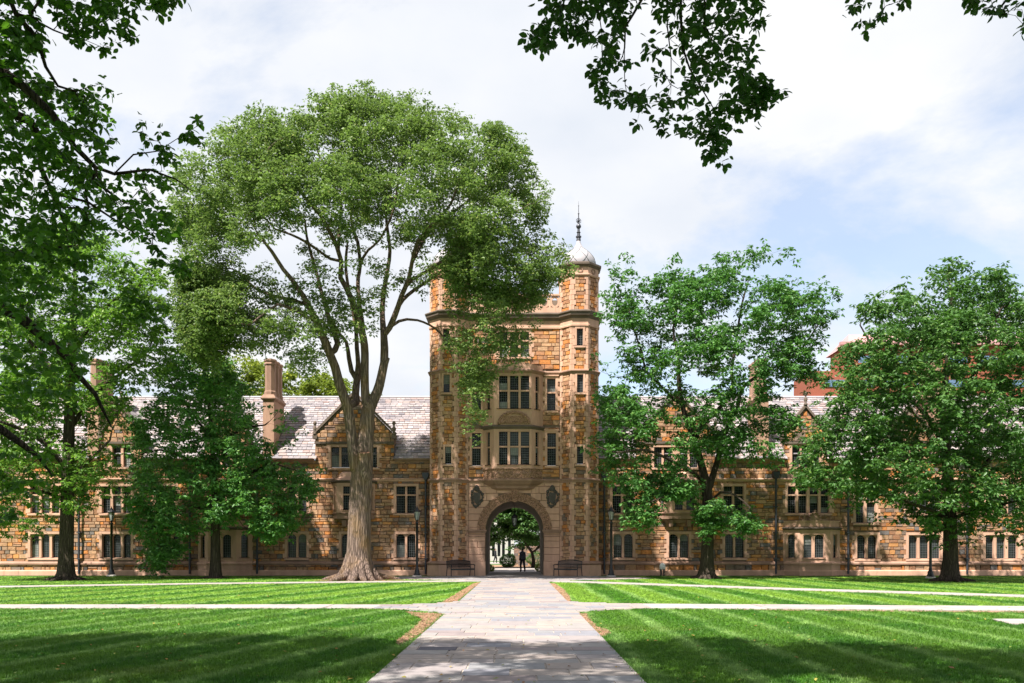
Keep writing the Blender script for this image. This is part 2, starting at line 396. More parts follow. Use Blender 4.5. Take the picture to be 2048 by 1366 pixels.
class MB:
    def __init__(s):
        s.v = []; s.f = []; s.t = []; s.n = 0
    def add(s, verts, faces, tint=0.5):
        b = s.n
        s.v.extend([tuple(map(float, a)) for a in verts]); s.n += len(verts)
        for f in faces:
            s.f.append(tuple(i + b for i in f)); s.t.append(tint)
    def box(s, fr, u0, u1, v0, v1, d0, d1, tint=0.5):
        P = [fr.p(u, v, d) for d in (d0, d1) for (u, v) in ((u0, v0), (u1, v0), (u1, v1), (u0, v1))]
        s.add(P, [(3, 2, 1, 0), (4, 5, 6, 7), (0, 1, 5, 4), (1, 2, 6, 5), (2, 3, 7, 6), (3, 0, 4, 7)], tint)
    def wbox(s, x0, x1, y0, y1, z0, z1, tint=0.5):
        s.box(FRONT(0), x0, x1, z0, z1, -y1, -y0, tint)
    def stone(s, fr, u0, u1, v0, v1, d0, d1, b=0.012, jit=0.008, tint=0.5, rnd=random):
        P = [fr.p(u0, v0, d0), fr.p(u1, v0, d0), fr.p(u1, v1, d0), fr.p(u0, v1, d0)]
        j = lambda k=1.0: rnd.uniform(-jit, jit) * k
        P += [fr.p(u0 + b + abs(j()), v0 + b + abs(j(.7)), d1 + j()), fr.p(u1 - b - abs(j()), v0 + b + abs(j(.7)), d1 + j()),
              fr.p(u1 - b - abs(j()), v1 - b - abs(j(.7)), d1 + j()), fr.p(u0 + b + abs(j()), v1 - b - abs(j(.7)), d1 + j())]
        s.add(P, [(4, 5, 6, 7), (0, 1, 5, 4), (1, 2, 6, 5), (2, 3, 7, 6), (3, 0, 4, 7)], tint)
    def prism(s, fr, poly, d0, d1, tint=0.5):
        n = len(poly)
        P = [fr.p(u, v, d0) for u, v in poly] + [fr.p(u, v, d1) for u, v in poly]
        fs = [tuple(range(n - 1, -1, -1)), tuple(range(n, 2 * n))] + [(i, (i + 1) % n, n + (i + 1) % n, n + i) for i in range(n)]
        s.add(P, fs, tint)
    def lathe(s, c, prof, n=16, tint=0.5, rot=0.0, sx=1.0, sy=1.0):
        P = []
        for r, z in prof:
            for k in range(n):
                a = rot + 2 * math.pi * k / n
                P.append((c[0] + r * math.cos(a) * sx, c[1] + r * math.sin(a) * sy, c[2] + z))
        fs = []
        for i in range(len(prof) - 1):
            for k in range(n):
                fs.append((i * n + k, i * n + (k + 1) % n, (i + 1) * n + (k + 1) % n, (i + 1) * n + k))
        fs.append(tuple(range(n - 1, -1, -1))); fs.append(tuple(range((len(prof) - 1) * n, len(prof) * n)))
        s.add(P, fs, tint)
    def tube(s, pts, rad, n=6, tint=0.5, cap=True):
        pts = [Vector(p) for p in pts]
        if not hasattr(rad, '__len__'): rad = [rad] * len(pts)
        P = []
        up = Vector((0.3, 0.9, 0.1)).normalized()
        for i, p in enumerate(pts):
            d = (pts[min(i + 1, len(pts) - 1)] - pts[max(i - 1, 0)])
            if d.length < 1e-9: d = Vector((0, 0, 1))
            d.normalize()
            a = up - d * up.dot(d)
            if a.length < 1e-3: a = d.orthogonal()
            a.normalize(); up = a
            b = d.cross(a)
            for k in range(n):
                t = 2 * math.pi * k / n
                P.append(p + (a * math.cos(t) + b * math.sin(t)) * rad[i])
        fs = []
        for i in range(len(pts) - 1):
            for k in range(n):
                fs.append((i * n + k, i * n + (k + 1) % n, (i + 1) * n + (k + 1) % n, (i + 1) * n + k))
        if cap:
            fs.append(tuple(range(n - 1, -1, -1))); fs.append(tuple(range((len(pts) - 1) * n, len(pts) * n)))
        s.add(P, fs, tint)
    def sweep(s, plan, prof, closed=False, tint=0.5):
        """prof [(offset outward, z)] swept along a plan polyline; outward is to the right of travel"""
        pl = [np.array(p, float) for p in plan]
        n = len(pl)
        nr = []
        for i in range(n if closed else n - 1):
            d = pl[(i + 1) % n] - pl[i]; d /= np.linalg.norm(d)
            nr.append(np.array((d[1], -d[0])))
        mit = []
        for i in range(n):
            if closed: a, b = nr[i - 1], nr[i]
            else: a, b = nr[max(i - 1, 0)], nr[min(i, n - 2)]
            mit.append((a + b) / (1 + a.dot(b)))
        m = len(prof)
        P = []
        for i in range(n):
            for o, z in prof:
                q = pl[i] + mit[i] * o
                P.append((q[0], q[1], z))
        fs = []
        for i in range(n if closed else n - 1):
            j = (i + 1) % n
            for k in range(m):
                l = (k + 1) % m
                fs.append((i * m + k, j * m + k, j * m + l, i * m + l))
        if not closed:
            fs.append(tuple(range(m - 1, -1, -1))); fs.append(tuple(range((n - 1) * m, n * m)))
        s.add(P, fs, tint)
    def blob(s, c, r, tint=0.5, sx=1, sy=1, sz=1, n=7, m=4):
        prof = [(max(1e-3, math.sin(math.pi * i / m)) * r, -math.cos(math.pi * i / m) * r * sz) for i in range(m + 1)]
        s.lathe(c, prof, n, tint, 0, sx, sy)
    def mesh(s, name, mat, smooth=False):
        me = bpy.data.meshes.new(name)
        me.from_pydata(s.v, [], s.f)
        at = me.attributes.new('tint', 'FLOAT', 'FACE')
        at.data.foreach_set('value', np.array(s.t, dtype=np.float32))
        me.materials.append(mat)
        if smooth: me.polygons.foreach_set('use_smooth', [True] * len(me.polygons))
        me.update()
        return me
    def build(s, name, mat, parent=None, smooth=False, kind=None):
        o = bpy.data.objects.new(name, s.mesh(name, mat, smooth))
        link(o, parent)
        if kind: o['kind'] = kind
        return o

def emit(pieces, name, plural, mat, parent, limit=300):
    """pieces: (size, function(MB)); the largest become parts of their own, the rest one joined part"""
    pieces = sorted(pieces, key=lambda a: -a[0])
    for _, fn in pieces[:limit]:
        m = MB(); fn(m); m.build(name, mat, parent)
    if pieces[limit:]:
        m = MB()
        for _, fn in pieces[limit:]: fn(m)
        m.build(plural, mat, parent, kind='stuff')

# ------------------------------------------------------------------ masonry
def free_intervals(ivs, holes):
    for a, b in holes:
        out = []
        for u0, u1 in ivs:
            if b <= u0 or a >= u1: out.append((u0, u1)); continue
            if a > u0: out.append((u0, a))
            if b < u1: out.append((b, u1))
        ivs = out
    return [(a, b) for a, b in ivs if b - a > 0.04]

def masonry(fr, v0, v1, interval, holes, rnd, wr=(0.25, 0.72), hr=(0.17, 0.30), d=(-0.06, 0.0), gap=0.012, tint=None, jit=0.010, split=0.14):
    """interval(va, vb) -> [(u0,u1)]; holes: (outer, inner) rectangles; returns list of pieces"""
    out = []
    v = v0
    while v < v1 - 0.05:
        h = rnd.uniform(*hr)
        if v + h > v1 - 0.1: h = v1 - v
        va, vb = v, v + h
        cut = []
        for o, i in holes:
            if (va < i[3] and vb > i[2]) or (o[2] < (va + vb) / 2 < o[3]): cut.append((o[0] + 0.03, o[1] - 0.03))
        for a, b in free_intervals(interval(va, vb), cut):
            u = a
            while u < b - 1e-6:
                w = rnd.uniform(*wr)
                if rnd.random() < 0.25: w *= 0.6
                if u + w > b - wr[0] * 0.6: w = b - u
                cells = [(u, u + w, va, vb)]
                if rnd.random() < split and h > 0.22 and w > 0.35:
                    m = va + h * rnd.uniform(0.4, 0.6)
                    cells = [(u, u + w, va, m), (u, u + w, m, vb)]
                for (a0, a1, b0, b1) in cells:
                    tn = tint(rnd, (a0 + a1) / 2, (b0 + b1) / 2) if tint else rnd.random()
                    dd = d[1] + rnd.uniform(-0.012, 0.022)
                    g = gap / 2
                    out.append(((a1 - a0) * (b1 - b0), (lambda m, q=(a0 + g, a1 - g, b0 + g, b1 - g, dd, tn): m.stone(fr, q[0], q[1], q[2], q[3], d[0], q[4], 0.012, jit, q[5], rnd))))
                u += w
        v = vb
    return out

def panel(mb, fr, u0, u1, v0, v1, holes, d=0.0, tint=0.5):
    """a sheet with rectangular openings"""
    us = sorted({u0, u1, *[max(u0, min(u1, h[k])) for h in holes for k in (0, 1)]})
    vs = sorted({v0, v1, *[max(v0, min(v1, h[k])) for h in holes for k in (2, 3)]})
    for a, b in zip(us, us[1:]):
        for c, e in zip(vs, vs[1:]):
            mu, mv = (a + b) / 2, (c + e) / 2
            if any(h[0] < mu < h[1] and h[2] < mv < h[3] for h in holes): continue
            mb.add([fr.p(a, c, d), fr.p(b, c, d), fr.p(b, e, d), fr.p(a, e, d)], [(0, 1, 2, 3)], tint)

wr_ = random.Random(21)
def window(parent, fr, lights, v0, v1, transom=None, arched=False, sw=0.17, depth=0.22, proud=0.035, teeth=True, hood=False, mat=None, thin=False):
    u0, u1 = lights[0][0], lights[-1][1]
    mat = mat or M['lime']
    m = MB()
    tn = wr_.random() * 0.5 + 0.3
    sh = 0.05 if thin else 0.16
    m.box(fr, u0 - sw, u0, v0, v1, -depth - 0.1, proud, tn)
    m.box(fr, u1, u1 + sw, v0, v1, -depth - 0.1, proud, tn)
    m.box(fr, u0 - sw, u1 + sw, v1, v1 + (sw if not thin else 0.05), -depth - 0.1, proud, tn)
    P = [(u0 - sw - (0 if thin else .02), v0 - sh), (u1 + sw + (0 if thin else .02), v0 - sh)]
    m.add([fr.p(P[0][0], v0 - sh, -depth - .1), fr.p(P[1][0], v0 - sh, -depth - .1), fr.p(P[1][0], v0 - sh, proud + .05), fr.p(P[0][0], v0 - sh, proud + .05),
           fr.p(P[0][0], v0, -depth - .1), fr.p(P[1][0], v0, -depth - .1), fr.p(P[1][0], v0 - .05, proud + .05), fr.p(P[0][0], v0 - .05, proud + .05)],
          [(0, 1, 2, 3), (4, 7, 6, 5), (3, 2, 6, 7), (0, 4, 5, 1), (0, 3, 7, 4), (1, 5, 6, 2)], tn + .1)
    for (a, b), (c, e) in zip(lights, lights[1:]):
        m.box(fr, b, c, v0, v1, -depth - 0.02, -0.05, tn)
    tb = [v0] + ([transom] if transom else []) + [v1]
    if transom:
        for a, b in lights: m.box(fr, a, b, transom - 0.045, transom + 0.045, -depth - 0.02, -0.06, tn)
    if arched:
        for a, b in lights:
            r = (b - a) / 2; c = (a + b) / 2; cy = v1 - r * 0.95
            k = 10
            arc = [(c + r * math.cos(math.pi * i / k), cy + r * 0.9 * math.sin(math.pi * i / k)) for i in range(k + 1)]
            for side in (0, 1):
                seg = arc[:k // 2 + 1] if side == 0 else arc[k // 2:][::-1]
                cu = b if side == 0 else a
                poly = [(cu, v1 - 1e-3)] + seg[::-1] if side == 0 else [(cu, v1 - 1e-3)] + seg[::-1]
                for p, q in zip(seg, seg[1:]):
                    tri = [(cu, v1), p, q] if side == 0 else [(cu, v1), p, q]
                    m.prism(fr, tri, -depth - 0.02, -0.07, tn)
                tri = [(cu, v1), seg[-1], (c, v1)]
                m.prism(fr, tri, -depth - 0.02, -0.07, tn)
    if teeth:
        v, k = v0 - 0.02, 0
        while v < v1:
            h = min(0.27, v1 + sw - v)
            if k % 2 == 0:
                m.box(fr, u0 - sw - 0.13, u0 - sw, v, v + h, -0.05, proud - 0.006, tn + wr_.uniform(-.2, .2))
                m.box(fr, u1 + sw, u1 + sw + 0.13, v, v + h, -0.05, proud - 0.006, tn + wr_.uniform(-.2, .2))
            v += 0.29; k += 1
    if hood:
        m.box(fr, u0 - sw - .06, u1 + sw + .06, v1 + sw, v1 + sw + .07, -0.05, proud + .07, tn)
    w = m.build('window', mat, parent)
    lead = MB()
    for (a, b) in lights:
        for c, e in zip(tb, tb[1:]):
            c2 = c + (0.045 if c != v0 else 0); e2 = e - (0.045 if e != v1 else 0)
            p = MB(); p.box(fr, a, b, c2, e2, -depth - 0.03, -depth, wr_.random())
            p.build('pane', M['glass'], w)
            if wr_.random() < 0.24:
                h = (e2 - c2) * wr_.uniform(0.25, 0.6)
                q = MB(); top = wr_.random() < 0.7
                q.box(fr, a + .03, b - .03, (e2 - h) if top else c2 + .02, (e2 - .01) if top else c2 + h, -depth + 0.001, -depth + 0.004)
                q.build('blind', M['blind'], w)
            nu = max(2, round((b - a) / 0.135)); nv = max(2, round((e2 - c2) / 0.15))
            for i in range(1, nu):
                u = a + (b - a) * i / nu
                lead.box(fr, u - .007, u + .007, c2, e2, -depth + .005, -depth + .016)
            for i in range(1, nv):
                v = c2 + (e2 - c2) * i / nv
                lead.box(fr, a, b, v - .007, v + .007, -depth + .006, -depth + .018)
            lead.box(fr, a, a + .018, c2, e2, -depth + .004, -depth + .03)
            lead.box(fr, b - .018, b, c2, e2, -depth + .004, -depth + .03)
    lead.build('leading', M['lead'], w)
    outer = (u0 - sw, u1 + sw, v0 - sh, v1 + (sw if not thin else .05)); inner = (u0, u1, v0, v1)
    return outer, inner

# ------------------------------------------------------------------ ground, lawns, paths
def sheet(name, polys, z, mat, kind='structure', parent=None, thick=0.0):
    m = MB()
    for poly in polys:
        n = len(poly)
        a = sum(poly[i][0] * poly[(i + 1) % n][1] - poly[(i + 1) % n][0] * poly[i][1] for i in range(n))
        if a < 0: poly = poly[::-1]
        if thick:
            m.add([(x, y, z - thick) for x, y in poly] + [(x, y, z) for x, y in poly],
                  [tuple(range(n, 2 * n))] + [(i, (i + 1) % n, n + (i + 1) % n, n + i) for i in range(n)])
        else:
            m.add([(x, y, z) for x, y in poly], [tuple(range(n))])
    o = m.build(name, mat, parent)
    if kind: o['kind'] = kind
    return o

sheet('ground', [[(-1500, -600), (1500, -600), (1500, 2500), (-1500, 2500)]], -0.01, mat_plain('far_ground', (0.06, 0.10, 0.03), 0.95))
sheet('lawn', [[(-70, -30), (70, -30), (70, 51.2), (-70, 51.2)]], 0.0, M['lawn'])

PCX, PHW = -0.13, 1.66
def half_left(y):
    if 20.9 <= y < 22.8: return PHW + 0.1 + ((y - 20.9) / 1.9) ** 2 * 2.0
    if 22.8 <= y <= 24.3: return PHW + 2.1
    if 24.3 < y <= 25.9: return PHW + 0.1 + ((25.9 - y) / 1.6) ** 2 * 1.7
    return PHW
def half_right(y):
    if 21.1 <= y < 22.9: return PHW + ((y - 21.1) / 1.8) ** 2 * 2.0
    if 22.9 <= y <= 24.8: return PHW + 2.1
    if 24.8 < y <= 26.2: return PHW + ((26.2 - y) / 1.4) ** 2 * 1.6
    return PHW
def band(pts, w):
    L, Rr = [], []
    for i, p in enumerate(pts):
        a = np.array(pts[max(i - 1, 0)]); b = np.array(pts[min(i + 1, len(pts) - 1)])
        d = (b - a) / np.linalg.norm(b - a); n = np.array((-d[1], d[0])) * w / 2
        L.append(tuple(np.array(p) + n)); Rr.append(tuple(np.array(p) - n))
    return L + Rr[::-1]
cross_left = [(-60, 22.9), (-3.6, 22.85), (-3.6, 24.35), (-60, 24.4)]
cross_right = [(3.4, 22.9), (14, 21.75), (40, 19.6), (40, 21.5), (14, 23.65), (3.4, 24.75)]
diag_left = band([(-2.2, 42.7), (-8, 41.4), (-14.2, 39.6), (-21.9, 36.2), (-32, 31.5), (-50, 23)], 1.55)
diag_right = band([(1.9, 42.6), (6.2, 38.6), (11.2, 33.8), (17.2, 29.0), (27, 21.5), (38, 13)], 1.55)
slab_right = [(10.45, 18.05), (24, 17.6), (24, 18.9), (10.75, 19.3)]
terrace = [(-9.2, 43.0), (-2.2, 41.6), (1.9, 41.4), (9.5, 43.2), (9.0, 51.05), (-8.4, 51.05)]
terrace = [(-7.6, 46.2), (-3.2, 44.2), (-1.9, 41.9), (1.6, 41.7), (2.8, 44.0), (7.0, 46.2), (7.0, 48.6), (2.6, 51.1), (-2.8, 51.1), (-7.6, 48.6)]
cp = sheet('cross_path', [cross_left, cross_right], 0.018, M['joint'], thick=0.06)
FLAT = Fr((0, 0, 0), (1, 0, 0), (0, 1, 0), (0, 0, 1))
cw = random.Random(8)
def walk_slab(x0, x1, ya0, yb0, ya1, yb1):
    def fn(m):
        g = .012; z = .03 + cw.uniform(-.003, .003)
        q = [(x0 + g, ya0), (x1 - g, ya1), (x1 - g, yb1), (x0 + g, yb0)]
        m.add([(x, y, 0) for x, y in q] + [(x, y, z) for x, y in q], [(4, 5, 6, 7), (0, 1, 5, 4), (1, 2, 6, 5), (2, 3, 7, 6), (3, 0, 4, 7)], cw.random())
    return (100 - abs(x0), fn)
def lerp_y(pts, x): return float(np.interp(x, [p[0] for p in pts], [p[1] for p in pts]))
ps_ = []
x = -3.6
while x > -45:
    ps_.append(walk_slab(x - 1.65, x, 22.9, 24.35, 22.9, 24.35)); x -= 1.65
x = 3.4
lo_, hi_ = [(3.4, 22.9), (14, 21.75), (40, 19.6)], [(3.4, 24.75), (14, 23.65), (40, 21.5)]
while x < 36:
    ps_.append(walk_slab(x, x + 1.65, lerp_y(lo_, x), lerp_y(hi_, x), lerp_y(lo_, x + 1.65), lerp_y(hi_, x + 1.65))); x += 1.65
emit(ps_, 'paving_slab', 'paving_slabs', M['walk'], cp)
sheet('diagonal_path', [diag_left, diag_right], 0.026, M['walk'], thick=0.06)
sheet('concrete_pad', [slab_right], 0.03, M['walk'], thick=0.06)

# flagstones of the main path
path = MB()
ys = np.arange(3.0, 42.6, 0.4)
poly = [(PCX - half_left(y), y) for y in ys] + [(PCX + half_right(y), y) for y in ys[::-1]]
n_ = len(poly)
for i in range(len(ys) - 1):
    a, b = ys[i], ys[i + 1]
    path.add([(PCX - half_left(a), a, .018), (PCX + half_right(a), a, .018), (PCX + half_right(b), b, .018), (PCX - half_left(b), b, .018)], [(0, 1, 2, 3)])
path_o = path.build('main_path', M['joint'], None); path_o['kind'] = 'structure'
pr = random.Random(5)
pieces = []
FLAT = Fr((0, 0, 0), (1, 0, 0), (0, 1, 0), (0, 0, 1))
y = 3.0
while y < 42.6:
    h = pr.choice([0.42, 0.46, 0.5, 0.55, 0.62])
    if y > 34: h *= 1.3
    ym = y + h / 2
    a = PCX - half_left(ym); b = PCX + half_right(ym)
    u = a - pr.uniform(0, 0.35)
    while u < b - 0.02:
        w = pr.choice([0.5, 0.62, 0.75, 0.9, 1.05, 1.2])
        if y > 34: w *= 1.3
        u0, u1 = max(a, u), min(b, u + w)
        if b - u1 < 0.25: u1 = b; w = 9
        if u1 - u0 > 0.06:
            tn = pr.random() * 0.97
            if abs(y - 13.4) < 0.25 and abs((u0 + u1) / 2 + 1.25) < 0.4: tn = 1.0
            g = 0.008
            q = (u0 + g, u1 - g, y + g, y + h - g, 0.03 + pr.uniform(-.002, .003), tn)
            pieces.append((-(y if y > 9.2 else 60 - y), lambda m, q=q: m.stone(FLAT, q[0], q[1], q[2], q[3], 0.0, q[4], 0.004, 0.0015, q[5], pr)))
        u += w
    y += h
emit(pieces, 'paving_slab', 'paving_slabs', M['slab'], path_o)

# terrace by the gate
ter = sheet('terrace', [terrace], 0.020, M['joint'], thick=0.05)
def inpoly(px, py, poly):
    px = np.asarray(px, float); py = np.asarray(py, float)
    c = np.zeros(px.shape, bool); j = len(poly) - 1
    for i in range(len(poly)):
        xi, yi = poly[i]; xj, yj = poly[j]
        if yi != yj:
            c ^= ((yi > py) != (yj > py)) & (px < (xj - xi) * (py - yi) / (yj - yi) + xi)
        j = i
    return c
pieces = []
y = 41.9
while y < 51.0:
    h = pr.uniform(0.6, 0.9)
    u = -8.0
    while u < 7.4:
        w = pr.uniform(0.8, 1.5)
        if inpoly([u + w / 2], [y + h / 2], terrace)[0] and y + h < 51.05:
            q = (u + .01, u + w - .01, y + .01, y + h - .01, 0.034, pr.random() * 0.97)
            pieces.append((-y, lambda m, q=q: m.stone(FLAT, q[0], q[1], q[2], q[3], 0.0, q[4], 0.004, 0.001, q[5], pr)))
        u += w
    y += h
emit(pieces, 'paving_slab', 'paving_slabs', M['slab'], ter)

# bare earth and wood chips at the path corners
def gp(pts): return [ground(a, b) for a, b in pts]
beds = [gp([(883, 1206), (905, 1193), (930, 1178), (948, 1167), (962, 1165), (938, 1183), (913, 1205)]),
        gp([(812, 1224), (840, 1227), (884, 1228), (866, 1247), (838, 1273), (800, 1291), (792, 1284), (822, 1262), (846, 1240)]),
        gp([(1098, 1167), (1110, 1168), (1128, 1180), (1138, 1192), (1142, 1204), (1131, 1204)]),
        gp([(1153, 1227), (1173, 1228), (1181, 1242), (1196, 1256), (1214, 1260), (1219, 1268), (1203, 1276), (1186, 1262)]),
        [(5.5, 22.5), (8, 22.05), (14, 21.2), (26, 20.1), (26, 20.75), (14, 21.7), (8, 22.35)]]
def ragged(poly, step=.16, amp=.09):
    out = []
    for i in range(len(poly)):
        a, b = poly[i], poly[(i + 1) % len(poly)]
        L_ = math.dist(a, b); k = max(1, int(L_ / step))
        for j in range(k):
            x_, y_ = a[0] + (b[0] - a[0]) * j / k, a[1] + (b[1] - a[1]) * j / k
            out.append((x_ + amp * mnoise.noise(Vector((x_ * 3, y_ * 3, 1))), y_ + amp * 1.6 * mnoise.noise(Vector((x_ * 3, y_ * 3, 7)))))
    return out
mul = sheet('mulch_bed', [ragged(b) for b in beds], 0.012, M['mulch'])
cr = random.Random(3)
chips = MB()
for bed in beds[:4]:
    bx = [p[0] for p in bed]; by = [p[1] for p in bed]
    A = (max(bx) - min(bx)) * (max(by) - min(by))
    for _ in range(int(A * 260)):
        x, y = cr.uniform(min(bx), max(bx)), cr.uniform(min(by), max(by))
        if not inpoly([x], [y], bed)[0]: continue
        a = cr.uniform(0, math.pi); l, w = cr.uniform(.02, .055), cr.uniform(.008, .02)
        fr = Fr((x, y, .012), (math.cos(a), math.sin(a), cr.uniform(-.3, .3)), (-math.sin(a), math.cos(a), cr.uniform(-.3, .3)), (0, 0, 1))
        chips.stone(fr, -l, l, -w, w, 0, .01, .002, .002, cr.random(), cr)
chips.build('wood_chips', M['mulch'], mul, kind='stuff')

# ------------------------------------------------------------------ grass
def on_hard(x, y):
    h = np.zeros(x.shape, bool)
    hl = np.vectorize(half_left)(y); hr = np.vectorize(half_right)(y)
    h |= (x > PCX - hl + 0.035) & (x < PCX + hr - 0.035) & (y < 42.6)
    yj = y + .06 * np.sin(x * 7.3) + .05 * np.sin(x * 19.7 + 1); xj = x + .05 * np.sin(y * 8.1)
    for p in (cross_left, cross_right, diag_left, diag_right, slab_right, terrace): h |= inpoly(xj, yj, p)
    return h
gx, gy = [], []
for (y0, y1, dens) in ((9.0, 13, 420), (13, 18, 300), (18, 26, 150), (26, 40, 55), (40, 51, 30)):
    n = int(dens * (y1 - y0) * 1.24 * (y0 + y1) / 2 * 1.12)
    yy = RNG.uniform(y0, y1, n); xx = RNG.uniform(-1, 1, n) * (0.62 * yy + 1.2)
    keep = ~on_hard(xx, yy)
    for b in beds:
        inb = inpoly(xx, yy, b)
        keep &= ~(inb & (RNG.random(n) < 0.80))
    gx.append(xx[keep]); gy.append(yy[keep])
gx = np.concatenate(gx); gy = np.concatenate(gy)
gme = bpy.data.meshes.new('grass')
gme.vertices.add(len(gx))
co = np.zeros((len(gx), 3), np.float32); co[:, 0] = gx; co[:, 1] = gy; co[:, 2] = 0.0
gme.vertices.foreach_set('co', co.ravel())
gme.update()
grass = bpy.data.objects.new('grass', gme); link(grass)
tag(grass, 'mown green grass of the lawns on both sides of the flagstone path', 'grass', kind='stuff')
tm = MB(); tr_ = random.Random(11)
for _ in range(9):
    a = tr_.uniform(0, 6.28); r = tr_.uniform(0, .045); x, y = r * math.cos(a), r * math.sin(a)
    a2 = tr_.uniform(0, 6.28); w = .0035; h = tr_.uniform(.03, .055); lx, ly = math.cos(a2) * h * .5, math.sin(a2) * h * .5
    dx, dy = -math.sin(a2) * w, math.cos(a2) * w
    tm.add([(x - dx, y - dy, -.003), (x + dx, y + dy, -.003), (x + lx * .4 + dx * .7, y + ly * .4 + dy * .7, h * .6), (x + lx * .4 - dx * .7, y + ly * .4 - dy * .7, h * .6), (x + lx, y + ly, h)],
           [(0, 1, 2, 3), (3, 2, 4)])
tuft_mesh = tm.mesh('grass_tuft', M['blade'])
tuft = bpy.data.objects.new('grass_tuft', tuft_mesh)      # source shape for the nodes, not linked to the scene
ng = bpy.data.node_groups.new('grass_tufts', 'GeometryNodeTree')
ng.interface.new_socket('Geometry', in_out='INPUT', socket_type='NodeSocketGeometry')
ng.interface.new_socket('Geometry', in_out='OUTPUT', socket_type='NodeSocketGeometry')
gi = ng.nodes.new('NodeGroupInput'); go = ng.nodes.new('NodeGroupOutput')
oi = ng.nodes.new('GeometryNodeObjectInfo'); oi.inputs[0].default_value = tuft; oi.inputs['As Instance'].default_value = True
iop = ng.nodes.new('GeometryNodeInstanceOnPoints')
rv = ng.nodes.new('FunctionNodeRandomValue'); rv.data_type = 'FLOAT_VECTOR'; rv.inputs[0].default_value = (-.15, -.15, 0); rv.inputs[1].default_value = (.15, .15, 6.28)
rs = ng.nodes.new('FunctionNodeRandomValue'); rs.data_type = 'FLOAT'; rs.inputs[2].default_value = 0.7; rs.inputs[3].default_value = 1.35
m2p = ng.nodes.new('GeometryNodeMeshToPoints')
ng.links.new(gi.outputs[0], m2p.inputs[0]); ng.links.new(m2p.outputs[0], iop.inputs['Points'])
ng.links.new(oi.outputs['Geometry'], iop.inputs['Instance'])
ng.links.new(rv.outputs[0], iop.inputs['Rotation']); ng.links.new(rs.outputs[1], iop.inputs['Scale'])
ng.links.new(iop.outputs[0], go.inputs[0])
gm = grass.modifiers.new('tufts', 'NODES'); gm.node_group = ng

fl = MB(); fr3 = random.Random(19)
for _ in range(420):
    y = 9.5 + 22 * fr3.random() ** 1.6; x = fr3.uniform(-.62, .62) * y
    a = fr3.uniform(0, 6.28); l = fr3.uniform(.02, .045)
    fr = Fr((x, y, .045), (math.cos(a), math.sin(a), fr3.uniform(-.3, .3)), (-math.sin(a), math.cos(a), fr3.uniform(-.4, .4)), (0, 0, 1))
    fl.add([fr.p(-l, 0, 0), fr.p(0, -l * .5, .006), fr.p(l, 0, 0), fr.p(0, l * .5, .008)], [(0, 1, 2), (0, 2, 3)], fr3.random())
def _fallen():
    t = NT('fallen_leaf')
    return t.set(t.ramp(t.attr('tint'), [(0, (.10, .16, .02)), (.4, (.28, .22, .04)), (.7, (.30, .13, .03)), (1, (.14, .07, .03))]), .7, 0, .3)
tag(fl.build('fallen_leaves', _fallen()), 'scattered small fallen leaves on the lawn and flagstones', 'leaves', kind='stuff')

# ------------------------------------------------------------------ the gate tower
YF = 51.0                       # front plane of turrets and bay
HW = 1.17; T = HW * math.tan(R(22.5))
YC = YF + HW
YB = YC - T                     # wall plane between the turrets
XL, XR = X(896.5, YF), X(1160, YF)
ZF = lambda py: Z(py, YF)
ZB = lambda py: Z(py, YB)
YBACK = 60.0
tower = thing('gatehouse_tower', 'tall sandstone gate tower with two octagonal corner turrets and a round archway', 'tower', (0, YC, 0))
def LW(o): return o
def child(mb, name, mat, parent=tower, smooth=False, kind=None):
    o = mb.build(name, mat, None, smooth, kind)
    o.parent = parent
    # keep world placement: every mesh is written in world coordinates
    o.matrix_parent_inverse = parent.matrix_world.inverted() if parent.type != 'EMPTY' else _inv(parent)
    return o
def _inv(e):
    from mathutils import Matrix
    return (Matrix.Translation(e.location) @ e.rotation_euler.to_matrix().to_4x4()).inverted()
# sub-parts made through MB.build(parent=...) under a part written in world coordinates need no offset:
# a part's own matrix is identity apart from the thing's inverse, so things built in world space use origin-zero empties
tower.location = (0, 0, 0)

